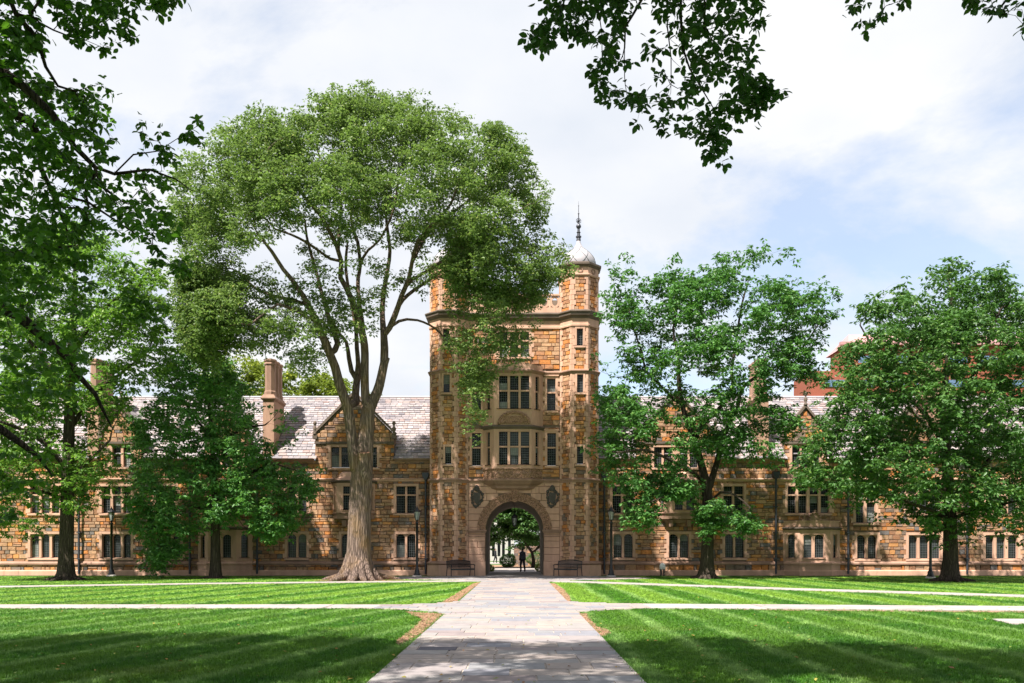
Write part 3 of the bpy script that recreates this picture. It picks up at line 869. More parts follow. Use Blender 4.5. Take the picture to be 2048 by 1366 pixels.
tr2 = random.Random(77)
turret_tint = lambda rnd, u, v: (rnd.choice([.02, .2, .40, .70, .92, .3, .38, .7, .05]) if v > 6.5 else rnd.choice([.02, .2, .3, .5, .62, .8, .82, .92, .38, .7]))
def oct_face(xc, ang):
    """face with outward normal at ang from -Y (positive towards +X)"""
    n = np.array((math.sin(ang), -math.cos(ang), 0)); u = np.array((math.cos(ang), math.sin(ang), 0))
    return Fr(np.array((xc, YC, 0)) + n * HW, u, (0, 0, 1), n)
z_pl, z_s1, z_s2, z_cor, z_top = ZF(1123), ZF(960), ZF(742), ZF(636), ZF(549)
stones, quoins = [], []
twin = {XL: [(893 - 7, 657, 690), (893 - 6, 748.5, 783.5), (890, 893, 927)], XR: [(1153.5, 657, 690), (1154, 748.5, 783.5), (1154, 893, 927)]}
walls = MB()
for xc in (XL, XR):
    # solid core, set back behind the stones
    core = [(HW * 1.0823 * math.cos(R(22.5 + 45 * k)), HW * 1.0823 * math.sin(R(22.5 + 45 * k))) for k in range(8)]
    k_ = (HW - 0.06) / HW
    # ring sheets per face with window openings
    for ai in range(-4, 4):
        ang = R(45 * ai)
        fr = oct_face(xc, ang)
        holes = []
        if ai == 0:
            for (pxl, pa, pb) in twin[xc]:
                u0 = X(pxl, YF) - xc; u1 = u0 + 12.5 * YF / F
                holes.append(window(tower, fr, [(u0, u1)], ZF(pb), ZF(pa), None, False, 0.12, 0.18, 0.03, True))
        zlo = 0.0 if abs(ai) <= 2 else 15.5
        panel(walls, fr, -T, T, zlo, z_top + .3, [h[0] for h in holes], -0.055)
        if abs(ai) > 2 and abs(ai) != 3: pass
        vis = (ai in (-2, -1, 0, 1, 2))
        segs = [(z_pl, z_s1 - .12), (z_s1 + .1, z_s2 - .12), (z_s2 + .1, ZF(650)), (ZF(620), z_top)]
        for si, (a, b) in enumerate(segs):
            if not vis and si < 3: continue
            if ai in (-2, 2) and si < 3 and ((ai == 2) == (xc == XL)): continue
            # corner quoins: alternately long and short
            v, k = a, 0
            while v < b - .02:
                h = min(0.31, b - v)
                if b - v - h < .12: h = b - v
                for sd in (-1, 1):
                    w = (0.24 if (k + (sd > 0)) % 2 else 0.145) - (0.015 if v > 17 else 0)
                    e0, e1 = (-T, -T + w) if sd < 0 else (T - w, T)
                    if any(hh[0][2] < v + h / 2 < hh[0][3] and not (e1 < hh[0][0] - .01 or e0 > hh[0][1] + .01) for hh in holes):
                        if sd < 0: e1 = min(e1, min(hh[0][0] for hh in holes) + .005)
                        else: e0 = max(e0, max(hh[0][1] for hh in holes) - .005)
                        if e1 - e0 < 0.03: continue
                    q = (e0, e1, v + .004, v + h - .004, 0.012, tr2.uniform(.2, .9))
                    quoins.append(((e1 - e0) * h * (3 if ai == 0 else 2 if abs(ai) == 1 else .5), lambda m, q=q, fr=fr: m.stone(fr, q[0], q[1], q[2], q[3], -.06, q[4], .004, .002, q[5], tr2)))
                v += h; k += 1
            def iv(va, vb, a=a):
                kk = int((((va + vb) / 2) - a) / 0.31)
                l = -T + (0.24 if kk % 2 else 0.145); r = T - (0.24 if (kk + 1) % 2 else 0.145)
                return [(l, r)]
            st = masonry(fr, a, b, iv, holes, tr2, (0.24, 0.5), (0.20, 0.26), (-.06, -.005), .01, turret_tint, .008, 0.0)
            wt = 3 if ai == 0 else 2 if abs(ai) == 1 else .4
            stones += [(s * wt, f) for s, f in st]
tw_wall = child(walls, 'wall', M['mortar'])
# the wall between the turrets
frb = FRONT(YB)
bw = MB()
bx0, bx1 = XL + HW, XR - HW
ax = X(1029, YB); ar = 58 * YB / F; zs = ZB(1060)
holes = []
for (a, b, t_, bt, tp) in ((944, 961.5, 895, 930, 866), (1094.5, 1112, 895, 930, 866), (945, 962, 785, 820, 757), (1094, 1111, 785, 820, 757)):
    holes.append(window(tower, frb, [(X(a, YB), X(b, YB))], ZB(bt), ZB(tp), ZB(t_), False, 0.14, 0.2, 0.03, True, True))
holes.append(window(tower, frb, [(X(999, YB), X(1015, YB)), (X(1020, YB), X(1036, YB)), (X(1041, YB), X(1058, YB))], ZB(713), ZB(663), ZB(681), False, 0.17, 0.2, 0.03, True, True))
bayhole = (X(968, YB), X(1083, YB), ZB(955), ZB(735))
arch_rect = (ax - ar, ax + ar, 0.0, zs + ar)
panel(bw, frb, bx0, bx1, 0, ZB(600), [h[0] for h in holes] + [arch_rect], -0.06)
# fan between the round opening and its rectangle
kk = 24
arc = [(ax + ar * math.cos(math.pi * i / kk), zs + ar * math.sin(math.pi * i / kk)) for i in range(kk + 1)]
for i in range(kk):
    c = (ax + ar, zs + ar) if i < kk // 2 else (ax - ar, zs + ar)
    bw.add([frb.p(c[0], c[1], -.06), frb.p(*arc[i], -.06), frb.p(*arc[i + 1], -.06)], [(0, 2, 1)])
child(bw, 'wall', M['mortar'])
body_tint = lambda rnd, u, v: rnd.choice([.02, .2, .40, .70, .92, .38, .7, .3]) if u > 0 else rnd.random()
for a, b in ((ZB(954), ZB(855)), (ZB(850), ZB(746)), (ZB(738), ZB(650))):
    stones += masonry(frb, a, b, lambda va, vb: [(bx0 + .02, bx1 - .02)], holes + [(bayhole, bayhole)], tr2, (.3, .75), (.19, .30), (-.06, -.005), .012, body_tint, .008, .1)
emit(stones, 'stone', 'stones', M['rubble'], tw_wall)
emit(quoins, 'quoin', 'quoins', M['lime'], tw_wall)
# ashlar blocks round the arch
blocks = []
ro = 75 * YB / F
def ash_iv(va, vb):
    m = max(va, min(vb, zs + 0.0))
    vm = (va + vb) / 2
    if vm < zs: return [(bx0 + .01, ax - ar - .02), (ax + ar + .02, bx1 - .01)]
    dz = vm - zs
    if dz < ro - .02:
        w = math.sqrt(ro * ro - dz * dz) - .08
        w = max(w, math.sqrt(max(0, (ar + .03) ** 2 - max(0, va - zs) ** 2)))
        return [(bx0 + .01, ax - w), (ax + w, bx1 - .01)]
    return [(bx0 + .01, bx1 - .01)]
blocks = masonry(frb, z_pl - .0, ZB(962), ash_iv, [], tr2, (.75, 1.25), (.40, .44), (-.06, 0.0), .008, lambda r, u, v: r.uniform(.3, .8), .002, 0.0)
emit(blocks, 'ashlar_block', 'ashlar_blocks', M['lime'], tower)
m = MB()
for (a, b) in ((bx0 - .0, ax - ar - .0), (ax + ar, bx1)):
    m.box(frb, a, b, 0, z_pl, -.3, .03)           # plinth beside the arch
child(m, 'plinth', M['lime'])
# archivolt: ring of voussoirs, carved
vou = []
nv = 23
for i in range(nv):
    a0, a1 = math.pi * i / nv + .004, math.pi * (i + 1) / nv - .004
    if i == nv // 2: continue
    def fn(m, a0=a0, a1=a1):
        tnt = tr2.uniform(.2, .8)
        for r0, r1, d in ((ar, ar + .10, .05), (ar + .10, ro - .09, .02), (ro - .09, ro, .07)):
            pts = [(ax + r0 * math.cos(a0), zs + r0 * math.sin(a0)), (ax + r0 * math.cos(a1), zs + r0 * math.sin(a1)),
                   (ax + r1 * math.cos(a1), zs + r1 * math.sin(a1)), (ax + r1 * math.cos(a0), zs + r1 * math.sin(a0))]
            m.prism(frb, pts[::-1], -.2, d, tnt)
        rm = (ar + .10 + ro - .09) / 2
        for t in (.3, .7):
            a = a0 + (a1 - a0) * t
            m.blob(frb.p(ax + rm * math.cos(a), zs + rm * math.sin(a), .02), .07, tnt, 1, .5, 1, 6, 4)
    vou.append((1, fn))
emit(vou, 'voussoir', 'voussoirs', M['carved'], tower)
ks = MB()
kx = X(1029.5, YB)
ks.prism(frb, [(kx - .13, zs + ar - .06), (kx + .13, zs + ar - .06), (kx + .24, ZB(978)), (kx - .24, ZB(978))], -.1, .16)
for dz in (.12, .28, .44):
    for dx in (-.09, .09): ks.blob(frb.p(kx + dx, zs + ar + dz, .17), .075, .3, 1, .6, 1.2)
child(ks, 'keystone', M['carved'])
# impost blocks
for (a, b) in ((936.5, 972), (1086, 1121.5)):
    m = MB()
    a, b = X(a, YB), X(b, YB)
    m.box(frb, a - .04, b + .04 if b < ax else b + .02, ZB(1062.5), ZB(1059.5), -.2, .16)
    m.box(frb, a, b, ZB(1066), ZB(1062.5), -.2, .10)
    m.box(frb, a + .03, b - .02, ZB(1073.5), ZB(1071.5), -.2, .07)
    child(m, 'impost', M['lime_dark'])
# plinth, string courses and cornices follow turrets and wall
def plan_line(back=1.6, inner=True):
    P = []
    for xc in (XL, XR):
        q = [(xc - HW, YC + (back if xc == XL else -T)), (xc - HW, YC - T), (xc - T, YC - HW), (xc + T, YC - HW), (xc + HW, YC - T), (xc + HW, YC + (back if xc == XR else -T))]
        if xc == XL: q = q[:5]
        else: q = q[1:]
        P += q
    return P
PL = plan_line()
def course(prof, mat, name='string_course', plan=None, parent=tower):
    m = MB(); m.sweep(plan or PL, prof); return child(m, name, mat, parent)
# plinth only under the turrets
for xc in (XL, XR):
    q = [(xc - HW, YC + 1.5), (xc - HW, YC - T), (xc - T, YC - HW), (xc + T, YC - HW), (xc + HW, YC - T)]
    if xc == XR: q = [(xc - HW, YC - T), (xc - T, YC - HW), (xc + T, YC - HW), (xc + HW, YC - T), (xc + HW, YC + 1.5)]
    m = MB()
    m.sweep(q, [(-.2, 0), (.16, 0), (.16, z_pl - .22), (.12, z_pl - .2), (-.2, z_pl - .2)])
    child(m, 'plinth', M['lime'])
    m = MB()
    m.sweep(q, [(-.2, z_pl - .2), (.12, z_pl - .2), (.20, z_pl - .15), (.20, z_pl - .09), (.02, z_pl + .03), (-.2, z_pl + .03)])
    child(m, 'water_table', M['lime_dark'])
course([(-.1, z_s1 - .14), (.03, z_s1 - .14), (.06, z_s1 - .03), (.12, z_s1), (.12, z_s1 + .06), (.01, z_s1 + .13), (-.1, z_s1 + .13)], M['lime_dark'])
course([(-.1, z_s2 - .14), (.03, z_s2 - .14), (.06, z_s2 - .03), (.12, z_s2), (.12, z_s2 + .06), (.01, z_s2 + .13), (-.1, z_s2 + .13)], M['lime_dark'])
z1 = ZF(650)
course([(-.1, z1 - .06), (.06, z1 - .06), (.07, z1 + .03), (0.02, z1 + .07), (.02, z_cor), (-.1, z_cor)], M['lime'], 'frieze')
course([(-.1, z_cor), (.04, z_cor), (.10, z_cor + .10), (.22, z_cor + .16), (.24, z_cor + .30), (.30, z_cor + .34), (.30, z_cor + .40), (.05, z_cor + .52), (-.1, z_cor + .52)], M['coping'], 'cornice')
# parapet with pierced tracery
m = MB()
zp0, zp1 = ZB(620), ZB(588)
m.box(frb, bx0, bx1, zp0 - .2, zp0 + .16, -.2, -.02)
m.box(frb, bx0, bx1, zp1 - .10, zp1, -.22, .03)
hh = zp1 - .10 - zp0 - .16
nr_ = 9
stp = (bx1 - bx0) / nr_
for i in range(nr_):
    c = bx0 + stp * (i + .5); cz = zp0 + .16 + hh / 2
    ri, rr = hh / 2 - .11, hh / 2
    k = 14
    for j in range(k):
        a, b = 2 * math.pi * j / k, 2 * math.pi * (j + 1) / k
        m.prism(frb, [(c + ri * .7 * math.cos(a), cz + ri * math.sin(a)), (c + rr * .95 * math.cos(a), cz + rr * math.sin(a)), (c + rr * .95 * math.cos(b), cz + rr * math.sin(b)), (c + ri * .7 * math.cos(b), cz + ri * math.sin(b))], -.16, -.04)
    m.box(frb, c + stp / 2 - .06, c + stp / 2 + .06, zp0 + .16, zp1 - .1, -.17, -.03)
child(m, 'parapet', M['lime'])
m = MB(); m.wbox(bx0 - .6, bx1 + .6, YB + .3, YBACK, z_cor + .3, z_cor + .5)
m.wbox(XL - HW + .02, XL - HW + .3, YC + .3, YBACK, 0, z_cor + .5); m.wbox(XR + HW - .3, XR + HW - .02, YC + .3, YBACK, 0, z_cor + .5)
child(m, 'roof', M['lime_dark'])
# turret tops
for xc in (XL, XR):
    ring = [(xc + HW / math.cos(R(22.5)) * math.sin(R(22.5 + 45 * k)), YC - HW / math.cos(R(22.5)) * math.cos(R(22.5 + 45 * k))) for k in range(8)]
    def cr8(prof, mat, name):
        m = MB(); m.sweep(ring, prof, True); return child(m, name, mat)
    zt = ZF(549)
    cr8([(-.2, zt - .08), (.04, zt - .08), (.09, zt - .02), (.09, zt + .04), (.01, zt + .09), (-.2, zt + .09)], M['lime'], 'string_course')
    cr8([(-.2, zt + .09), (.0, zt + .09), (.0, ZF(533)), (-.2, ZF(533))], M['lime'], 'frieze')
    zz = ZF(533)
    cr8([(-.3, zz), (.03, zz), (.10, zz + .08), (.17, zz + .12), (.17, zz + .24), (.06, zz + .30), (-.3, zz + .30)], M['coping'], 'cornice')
    m = MB()
    for ai in range(-4, 4):
        fr = oct_face(xc, R(45 * ai))
        zc = (zt + .09 + zz) / 2; k = 14
        for j in range(k):
            a, b = 2 * math.pi * j / k, 2 * math.pi * (j + 1) / k
            m.prism(fr, [(.11 * math.cos(a), zc + .11 * math.sin(a)), (.17 * math.cos(a), zc + .17 * math.sin(a)), (.17 * math.cos(b), zc + .17 * math.sin(b)), (.11 * math.cos(b), zc + .11 * math.sin(b))], -.01, .045)
    child(m, 'roundel', M['lime_dark'])
    zd = ZF(525)
    prof = [(1.00, 0), (1.045, .12), (1.05, .30), (1.01, .50), (.90, .72), (.72, .93), (.50, 1.10), (.32, 1.25), (.20, 1.42), (.13, 1.60), (.10, 1.78)]
    m = MB(); m.lathe((xc, YC, zd), prof, 32)
    dome = child(m, 'dome', M['leadroof'], smooth=True)
    m = MB()
    def pr_at(t):
        i = min(int(t * (len(prof) - 1)), len(prof) - 2); f = t * (len(prof) - 1) - i
        return (prof[i][0] * (1 - f) + prof[i + 1][0] * f, prof[i][1] * (1 - f) + prof[i + 1][1] * f)
    for s_ in (-1, 1):
        for j in range(8):
            pts = []
            for i in range(19):
                t = i / 18 * .72
                r_, z_ = pr_at(t)
                a = 2 * math.pi * j / 8 + s_ * t * 1.5
                pts.append((xc + (r_ + .006) * math.cos(a), YC + (r_ + .006) * math.sin(a), zd + z_))
            m.tube(pts, .017, 4)
    sm = m.build('seam', M['lead'], None); sm.parent = dome
    m = MB()
    m.lathe((xc, YC, zd + 1.74), [(.14, 0), (.12, .15), (.17, .2), (.17, .26), (.10, .3), (.09, .45), (.13, .5), (.08, .55), (.07, .72), (.14, .80), (.16, .88), (.12, .97), (.05, 1.02), (.045, 1.15), (.10, 1.2), (.03, 1.28), (.03, 1.6), (.05, 1.66), (.02, 1.72), (.015, 2.1), (.035, 2.14), (.01, 2.2), (.004, 2.42)], 12)
    for a in range(4):
        ca, sa = math.cos(a * math.pi / 2 + .4), math.sin(a * math.pi / 2 + .4)
        m.tube([(xc + .04 * ca, YC + .04 * sa, zd + 2.8), (xc + .15 * ca, YC + .15 * sa, zd + 2.88), (xc + .16 * ca, YC + .16 * sa, zd + 3.0), (xc + .06 * ca, YC + .06 * sa, zd + 3.1)], .018, 5)
    child(m, 'finial', M['pipe'])

# ---- canted bays -------------------------------------------------------------
def canted(parent, Y0, x0, x1, a, p, levels, front, side, mat, sw=.13, transom_f=None, arched=False):
    """levels: (zlo, zhi, wlo, whi, transom) ; builds three ashlar faces with windows"""
    f1 = Fr((x0, Y0, 0), *_dir((a, -p))); f2 = FRONT(Y0 - p); f3 = Fr((x1 - a, Y0 - p, 0), *_dir((a, p)))
    L = math.hypot(a, p)
    for (zl, zh, wl_, wh, tr) in levels:
        m = MB()
        h1 = h2 = h3 = None
        if wl_ is not None:
            h1 = window(parent, f1, [(L / 2 - side / 2, L / 2 + side / 2)], wl_, wh, tr, arched, sw, .16, .01, False, thin=True)
            h2 = window(parent, f2, front, wl_, wh, tr, arched, sw, .16, .01, False, thin=True)
            h3 = window(parent, f3, [(L / 2 - side / 2, L / 2 + side / 2)], wl_, wh, tr, arched, sw, .16, .01, False, thin=True)
        panel(m, f1, 0, L, zl, zh, [h1[0]] if h1 else [], 0)
        panel(m, f2, x0 + a, x1 - a, zl, zh, [h2[0]] if h2 else [], 0)
        panel(m, f3, 0, L, zl, zh, [h3[0]] if h3 else [], 0)
        o = m.build('bay_wall', mat, parent)
    return f1, f2, f3
def _dir(v):
    v = np.array((v[0], v[1], 0.0)); v /= np.linalg.norm(v)
    return (v, (0, 0, 1), np.array((v[1], -v[0], 0)))
def bplan(Y0, x0, x1, a, p): return [(x0, Y0 + .02), (x0 + a, Y0 - p), (x1 - a, Y0 - p), (x1, Y0 + .02)]

tx0, tx1, ta, tp = X(965, YB), X(1086, YB), .72, YB - YF
lt = lambda l, Y: [(X(a, Y), X(b, Y)) for a, b in l]
canted(tower, YB, tx0, tx1, ta, tp,
       [(ZF(937), ZF(858), ZF(928.5), ZF(863), ZF(893)), (ZF(850), ZF(820), None, None, None), (ZF(820), ZF(745), ZF(816.5), ZF(751), ZF(781))],
       lt([(998, 1015), (1020, 1037), (1041.5, 1058.5)], YF), .30, M['lime'])
bp = bplan(YB, tx0, tx1, ta, tp)
course([(-.3, ZF(858)), (.03, ZF(858)), (.10, ZF(855)), (.16, ZF(854)), (.16, ZF(852)), (.0, ZF(849.5)), (-.3, ZF(849.5))], M['coping'], 'cornice', bp)
course([(-.3, ZF(746)), (.04, ZF(746)), (.12, ZF(743)), (.18, ZF(742)), (.18, ZF(740)), (.03, ZF(737.5)), (-.3, ZF(737.5))], M['lime_dark'], 'cornice', bp)
course([(-.1, ZF(737.5)), (-.01, ZF(737.5)), (-.01, ZF(728)), (-.1, ZF(728))], M['lime'], 'parapet', bp)
course([(-.4, ZF(957)), (-.02, ZF(957)), (-.02, ZF(939)), (.04, ZF(938)), (.04, ZF(936.5)), (-.4, ZF(936.5))], M['carved'], 'frieze', bp)
course([(-.3, ZF(962.5)), (.08, ZF(962.5)), (.12, ZF(960)), (.12, ZF(958)), (.02, ZF(957)), (-.3, ZF(957))], M['lime_dark'], 'cornice', bp)
m = MB()
m.sweep(bp, [(-.68, ZF(979)), (-.60, ZF(979)), (-.36, ZF(975.5)), (-.30, ZF(971)), (-.10, ZF(967)), (.02, ZF(962.5)), (-.68, ZF(962.5))])
child(m, 'corbel', M['lime_dark'])
# carved strip and cartouches on the bay
fF = FRONT(YF)
oc = random.Random(9)
m = MB()
for i in range(30):
    u = X(990, YF) + (X(1062, YF) - X(990, YF)) * (i + .5) / 30
    m.blob(fF.p(u, ZF(947.5) + oc.uniform(-.12, .12), -.02), oc.uniform(.05, .09), oc.random(), 1, .8, 1.1, 6, 4)
child(m, 'carving', M['lime_dark'])
def cartouche(parent, fr, u, v, w, h, mat, name='carved_shield'):
    m = MB()
    sh = [(-.34, .30), (-.2, .36), (0, .30), (.2, .36), (.34, .30), (.36, 0), (.26, -.28), (0, -.48), (-.26, -.28), (-.36, 0)]
    m.prism(fr, [(u + a * w * .78, v + b * h * .78) for a, b in sh][::-1], -.01, .10)
    k = 18
    for i in range(k):
        a = 2 * math.pi * i / k
        rr = 1 + .13 * math.sin(3 * a + 1)
        m.blob(fr.p(u + math.cos(a) * w * .42 * rr, v + math.sin(a) * h * .44 * rr, .03), .085 * (1.1 if i % 2 else .8) * w / .72, .4, 1, .9, 1.1, 7, 4)
    for dx, dz, r_ in ((-.1, .5, .09), (.1, .5, .09), (0, .58, .10), (0, .42, .1)):
        m.blob(fr.p(u + dx * w, v + dz * h, .06), r_ * w / .72, .4, 1, .9, 1, 7, 4)
    m.prism(fr, [(u - .05 * w, v - .3 * h), (u + .05 * w, v - .3 * h), (u + .05 * w, v + .22 * h), (u - .05 * w, v + .22 * h)], .10, .14)
    o = m.build(name, mat, parent)
    return o
for px_ in (953.5, 1104.5):
    cartouche(tower, frb, X(px_, YB), ZB(995), .78, 1.14, M['relief'])
# wide carved panel between the two bay storeys
m = MB()
for i in range(26):
    t = i / 25
    a = math.pi * (1 - t)
    u = X(1028, YF) + math.cos(a) * .90; v = ZF(849) + .10 + math.sin(a) * .62
    m.blob(fF.p(u, v, .03), oc.uniform(.075, .13), .3, 1, .9, 1, 7, 4)
for i in range(16):
    m.blob(fF.p(X(1028, YF) - .75 + 1.5 * i / 15, ZF(849) + .12, .03), .065, .3, 1, .8, 1.3, 6, 4)
m.prism(fF, [(X(1028, YF) - .7, ZF(849) + .18), (X(1028, YF) + .7, ZF(849) + .18), (X(1028, YF) + .6, ZF(849) + .5), (X(1028, YF) - .6, ZF(849) + .5)][::1], 0, .04)
child(m, 'carved_panel', M['carved'])
def cresting(parent, fr, u0, u1, z, h, mat, n=5):
    m = MB()
    for i in range(n):
        c = u0 + (u1 - u0) * (i + .5) / n; w = (u1 - u0) / n
        for sd in (-1, 1):
            pts = []
            for k in range(11):
                t = k / 10
                pts.append(fr.p(c + sd * w * (.48 - .42 * t + .12 * math.sin(t * 6)), z + h * (.1 + .75 * abs(math.sin(t * math.pi * .9))), -.05))
            m.tube([tuple(p) for p in pts], .035 + .01 * (i % 2), 5)
        m.blob(fr.p(c, z + h * .85, -.05), .07, .3)
        m.box(fr, c - w * .3, c + w * .3, z, z + h * .25, -.09, -.02)
    return m.build('cresting', mat, parent)
cresting(tower, fF, X(988, YF), X(1062, YF), ZF(728), ZF(716) - ZF(728), M['lime_dark'], 5)

# ---- vaulted passage ------------------------------------------------------------
m = MB()
pro = [(ax + ar, 0)] + [(ax + ar * math.cos(math.pi * i / 24), zs + ar * math.sin(math.pi * i / 24)) for i in range(25)] + [(ax - ar, 0)]
for i in range(len(pro) - 1):
    (a, b), (c, e) = pro[i], pro[i + 1]
    m.add([(a, YB + .1, b), (a, YBACK, b), (c, YBACK, e), (c, YB + .1, e)], [(0, 1, 2, 3)])
vault = child(m, 'passage_vault', M['vault'])
m = MB()
for (x0, x1) in ((ax - ar - 5, ax - ar - .0), (ax + ar, ax + ar + 5)):
    m.wbox(x0, x1, YBACK, YBACK + .35, 0, zs + ar + 1)
for i in range(24):
    p0, p1 = pro[i + 1], pro[i + 2]
    m.prism(FRONT(YBACK), [p0, (p0[0], zs + ar + 1), (p1[0], zs + ar + 1), p1], -.35, 0)
child(m, 'rear_wall', M['lime_dark'])
# reveal of the arch front
m = MB()
for i in range(len(pro) - 1):
    (a, b), (c, e) = pro[i], pro[i + 1]
    m.add([(a, YB - .02, b), (a, YB + .12, b), (c, YB + .12, e), (c, YB - .02, e)], [(0, 1, 2, 3)])
child(m, 'arch_reveal', M['lime'])
sheet('passage_floor', [[(ax - ar, 51.1), (ax + ar, 51.1), (ax + ar, YBACK + .4), (ax - ar, YBACK + .4)]], 0.024, M['walk'])

# ------------------------------------------------------------------ the long wings
YW = 52.55
ZW = lambda py: Z(py, YW)
XW = lambda px: X(px, YW)
z_eave = ZW(920); z_str = ZW(960); z_wt = ZW(1126)
def roof_frame(): 
    a = R(46)
    return Fr((0, YW - .25, z_eave + .05), (1, 0, 0), (0, math.cos(a), math.sin(a)), (0, -math.sin(a), math.cos(a)))
RF = roof_frame(); RL = 6.35

def build_wing(side, label, xa, xb, wins, gables, chimneys, pipes, bays, seed):
    rnd = random.Random(seed)
    wing = thing('building_wing', label, 'building', (0, 0, 0))
    fr = FRONT(YW)
    holes = []
    for w in wins:
        l = [(XW(a), XW(b)) for a, b in w['l']]
        holes.append(window(wing, fr, l, ZW(w['b']), ZW(w['t']), ZW(w['tr']) if w.get('tr') else None, w.get('arch', False), .16, .22, .035, True, w.get('hood', False)))
    g3 = []
    for (c, hw, apex, sh) in gables:      # px centre, half width px, apex py, shoulder py
        g3.append((XW(c), hw * YW / F, ZW(apex), ZW(sh)))
    def iv(va, vb):
        vm = (va + vb) / 2
        if vm < z_eave: return [(xa, xb)]
        o = []
        for c, hw, za, zsld in g3:
            if vm < zsld: o.append((c - hw, c + hw))
            elif vb < za - .12:
                k = hw * (za - vb) / (za - zsld)
                o.append((c - k + .05, c + k - .05))
        return o
    bayholes = []
    for b in bays:
        bayholes.append((b['x0'] + .05, b['x1'] - .05, b['z0'], b['z1']))
    back = MB()
    ztop = z_eave
    panel(back, fr, xa, xb, 0, ztop, [h[0] for h in holes if h[0][2] < ztop], -.06)
    for c, hw, za, zsld in g3:
        panel(back, fr, c - hw, c + hw, ztop, zsld, [h[0] for h in holes if h[0][3] > ztop and c - hw < h[0][0] < c + hw], -.06)
        back.add([fr.p(c - hw, zsld, -.06), fr.p(c + hw, zsld, -.06), fr.p(c, za, -.06)], [(0, 1, 2)])
        # cheeks and saddle roof running back into the slope
        for sd in (-1, 1):
            x = c + sd * (hw - .02)
            back.add([(x, YW + .06, z_eave - .2), (x, YW + 3.2, z_eave - .2), (x, YW + 3.2, zsld), (x, YW + .06, zsld)], [(0, 1, 2, 3)])
    back.wbox(xa, xb, YW + 8.6, YW + 8.8, 0, z_eave)
    back.wbox(xa if side < 0 else xb - .2, xa + .2 if side < 0 else xb, YW + .1, YW + 8.6, 0, z_eave)
    wall = back.build('wall', M['mortar'], wing)
    st = masonry(fr, z_wt + .1, z_str - .08, lambda a, b: [(xa, xb)], holes + [((b[0], b[1], b[2], b[3]),) * 2 for b in bayholes], rnd)
    st += masonry(fr, z_str + .1, max([z_eave] + [g[2] for g in g3]), iv, holes + [((b[0], b[1], b[2], b[3]),) * 2 for b in bayholes], rnd)
    st += masonry(fr, ZW(1141), z_wt - .1, lambda a, b: [(xa, xb)], [((b[0], b[1], b[2], b[3]),) * 2 for b in bayholes], rnd, d=(-.06, .09))
    emit(st, 'stone', 'stones', M['rubble'], wall)
    m = MB(); plan = [(xa, YW), (xb, YW)]
    m.sweep(plan, [(-.1, 0), (.17, 0), (.17, ZW(1142)), (.11, ZW(1140)), (-.1, ZW(1140))]); m.build('plinth', M['lime'], wing)
    m = MB()
    m.sweep(plan, [(-.1, z_wt - .12), (.10, z_wt - .12), (.17, z_wt - .09), (.17, z_wt - .01), (.02, z_wt + .11), (-.1, z_wt + .11)]); m.build('water_table', M['lime_dark'], wing)
    m = MB()
    m.sweep(plan, [(-.1, z_str - .09), (.03, z_str - .09), (.05, z_str), (.11, z_str + .03), (.11, z_str + .07), (.01, z_str + .11), (-.1, z_str + .11)]); m.build('string_course', M['lime'], wing)
    # eaves, broken by the gables
    segs = free_intervals([(xa, xb)], [(c - hw - .05, c + hw + .05) for c, hw, _, _ in g3])
    m = MB()
    for a, b in segs:
        m.sweep([(a, YW), (b, YW)], [(-.1, z_eave - .14), (.02, z_eave - .14), (.10, z_eave - .05), (.26, z_eave), (.30, z_eave + .09), (.24, z_eave + .10), (-.1, z_eave + .10)])
    m.build('gutter', M['lime_dark'], wing)
    # roof boarding
    m = MB()
    m.box(RF, xa, xb, .5, RL, -.12, -.03, .5)
    for a, b in segs: m.box(RF, a, b, 0, .5, -.12, -.03, .5)
    zr = RF.p(0, RL, 0)
    m.wbox(xa, xb, zr[1], zr[1] + 4.5, zr[2] - .3, zr[2] - .2)
    roof = m.build('roof', M['slate'], wing)
    m = MB(); m.tube([(xa, zr[1], zr[2]), (xb, zr[1], zr[2])], .09, 8); m.build('ridge', M['leadroof'], roof)
    sl = []
    v, row = 0.0, 0
    while v < RL - .05:
        h = 0.30 - 0.11 * v / RL
        if v + h > RL: h = RL - v
        u = xa + rnd.uniform(0, .2)
        P = RF.p(0, v + h / 2, 0)
        while u < xb:
            w = rnd.uniform(.26, .50)
            mid = u + w / 2
            hid = False
            for c, hw, za, zsld in g3:
                lim = zsld + .1 + (za - zsld) * (1 - abs(mid - c) / hw)
                if abs(mid - c) < hw + .02 and P[2] < lim: hid = True
            for (cx0, cx1) in chimneys:
                if XW(cx0) - .1 < mid < XW(cx1) + .1 and P[1] < YW + 2.4: hid = True
            if not hid:
                q = (u + .010, min(u + w, xb) - .010, v - .03, v + h, rnd.random())
                t0 = rnd.uniform(.018, .042)
                def fn(m, q=q, t0=t0):
                    P = [RF.p(q[0], q[2], -.01), RF.p(q[1], q[2], -.01), RF.p(q[1], q[3], -.02), RF.p(q[0], q[3], -.02),
                         RF.p(q[0], q[2], t0 + .012), RF.p(q[1], q[2], t0 + .01), RF.p(q[1], q[3], 0), RF.p(q[0], q[3], 0)]
                    m.add(P, [(4, 5, 6, 7), (0, 1, 5, 4), (1, 2, 6, 5), (3, 0, 4, 7)], q[4])
                px_ = CX + mid * F / P[1]
                seen = 2.0 if (560 < px_ < 860 or 1200 < px_ < 1290) else 1.0
                sl.append((w * h * seen, fn))
            u += w
        v += h; row += 1
    emit(sl, 'slate', 'slates', M['slate'], roof)
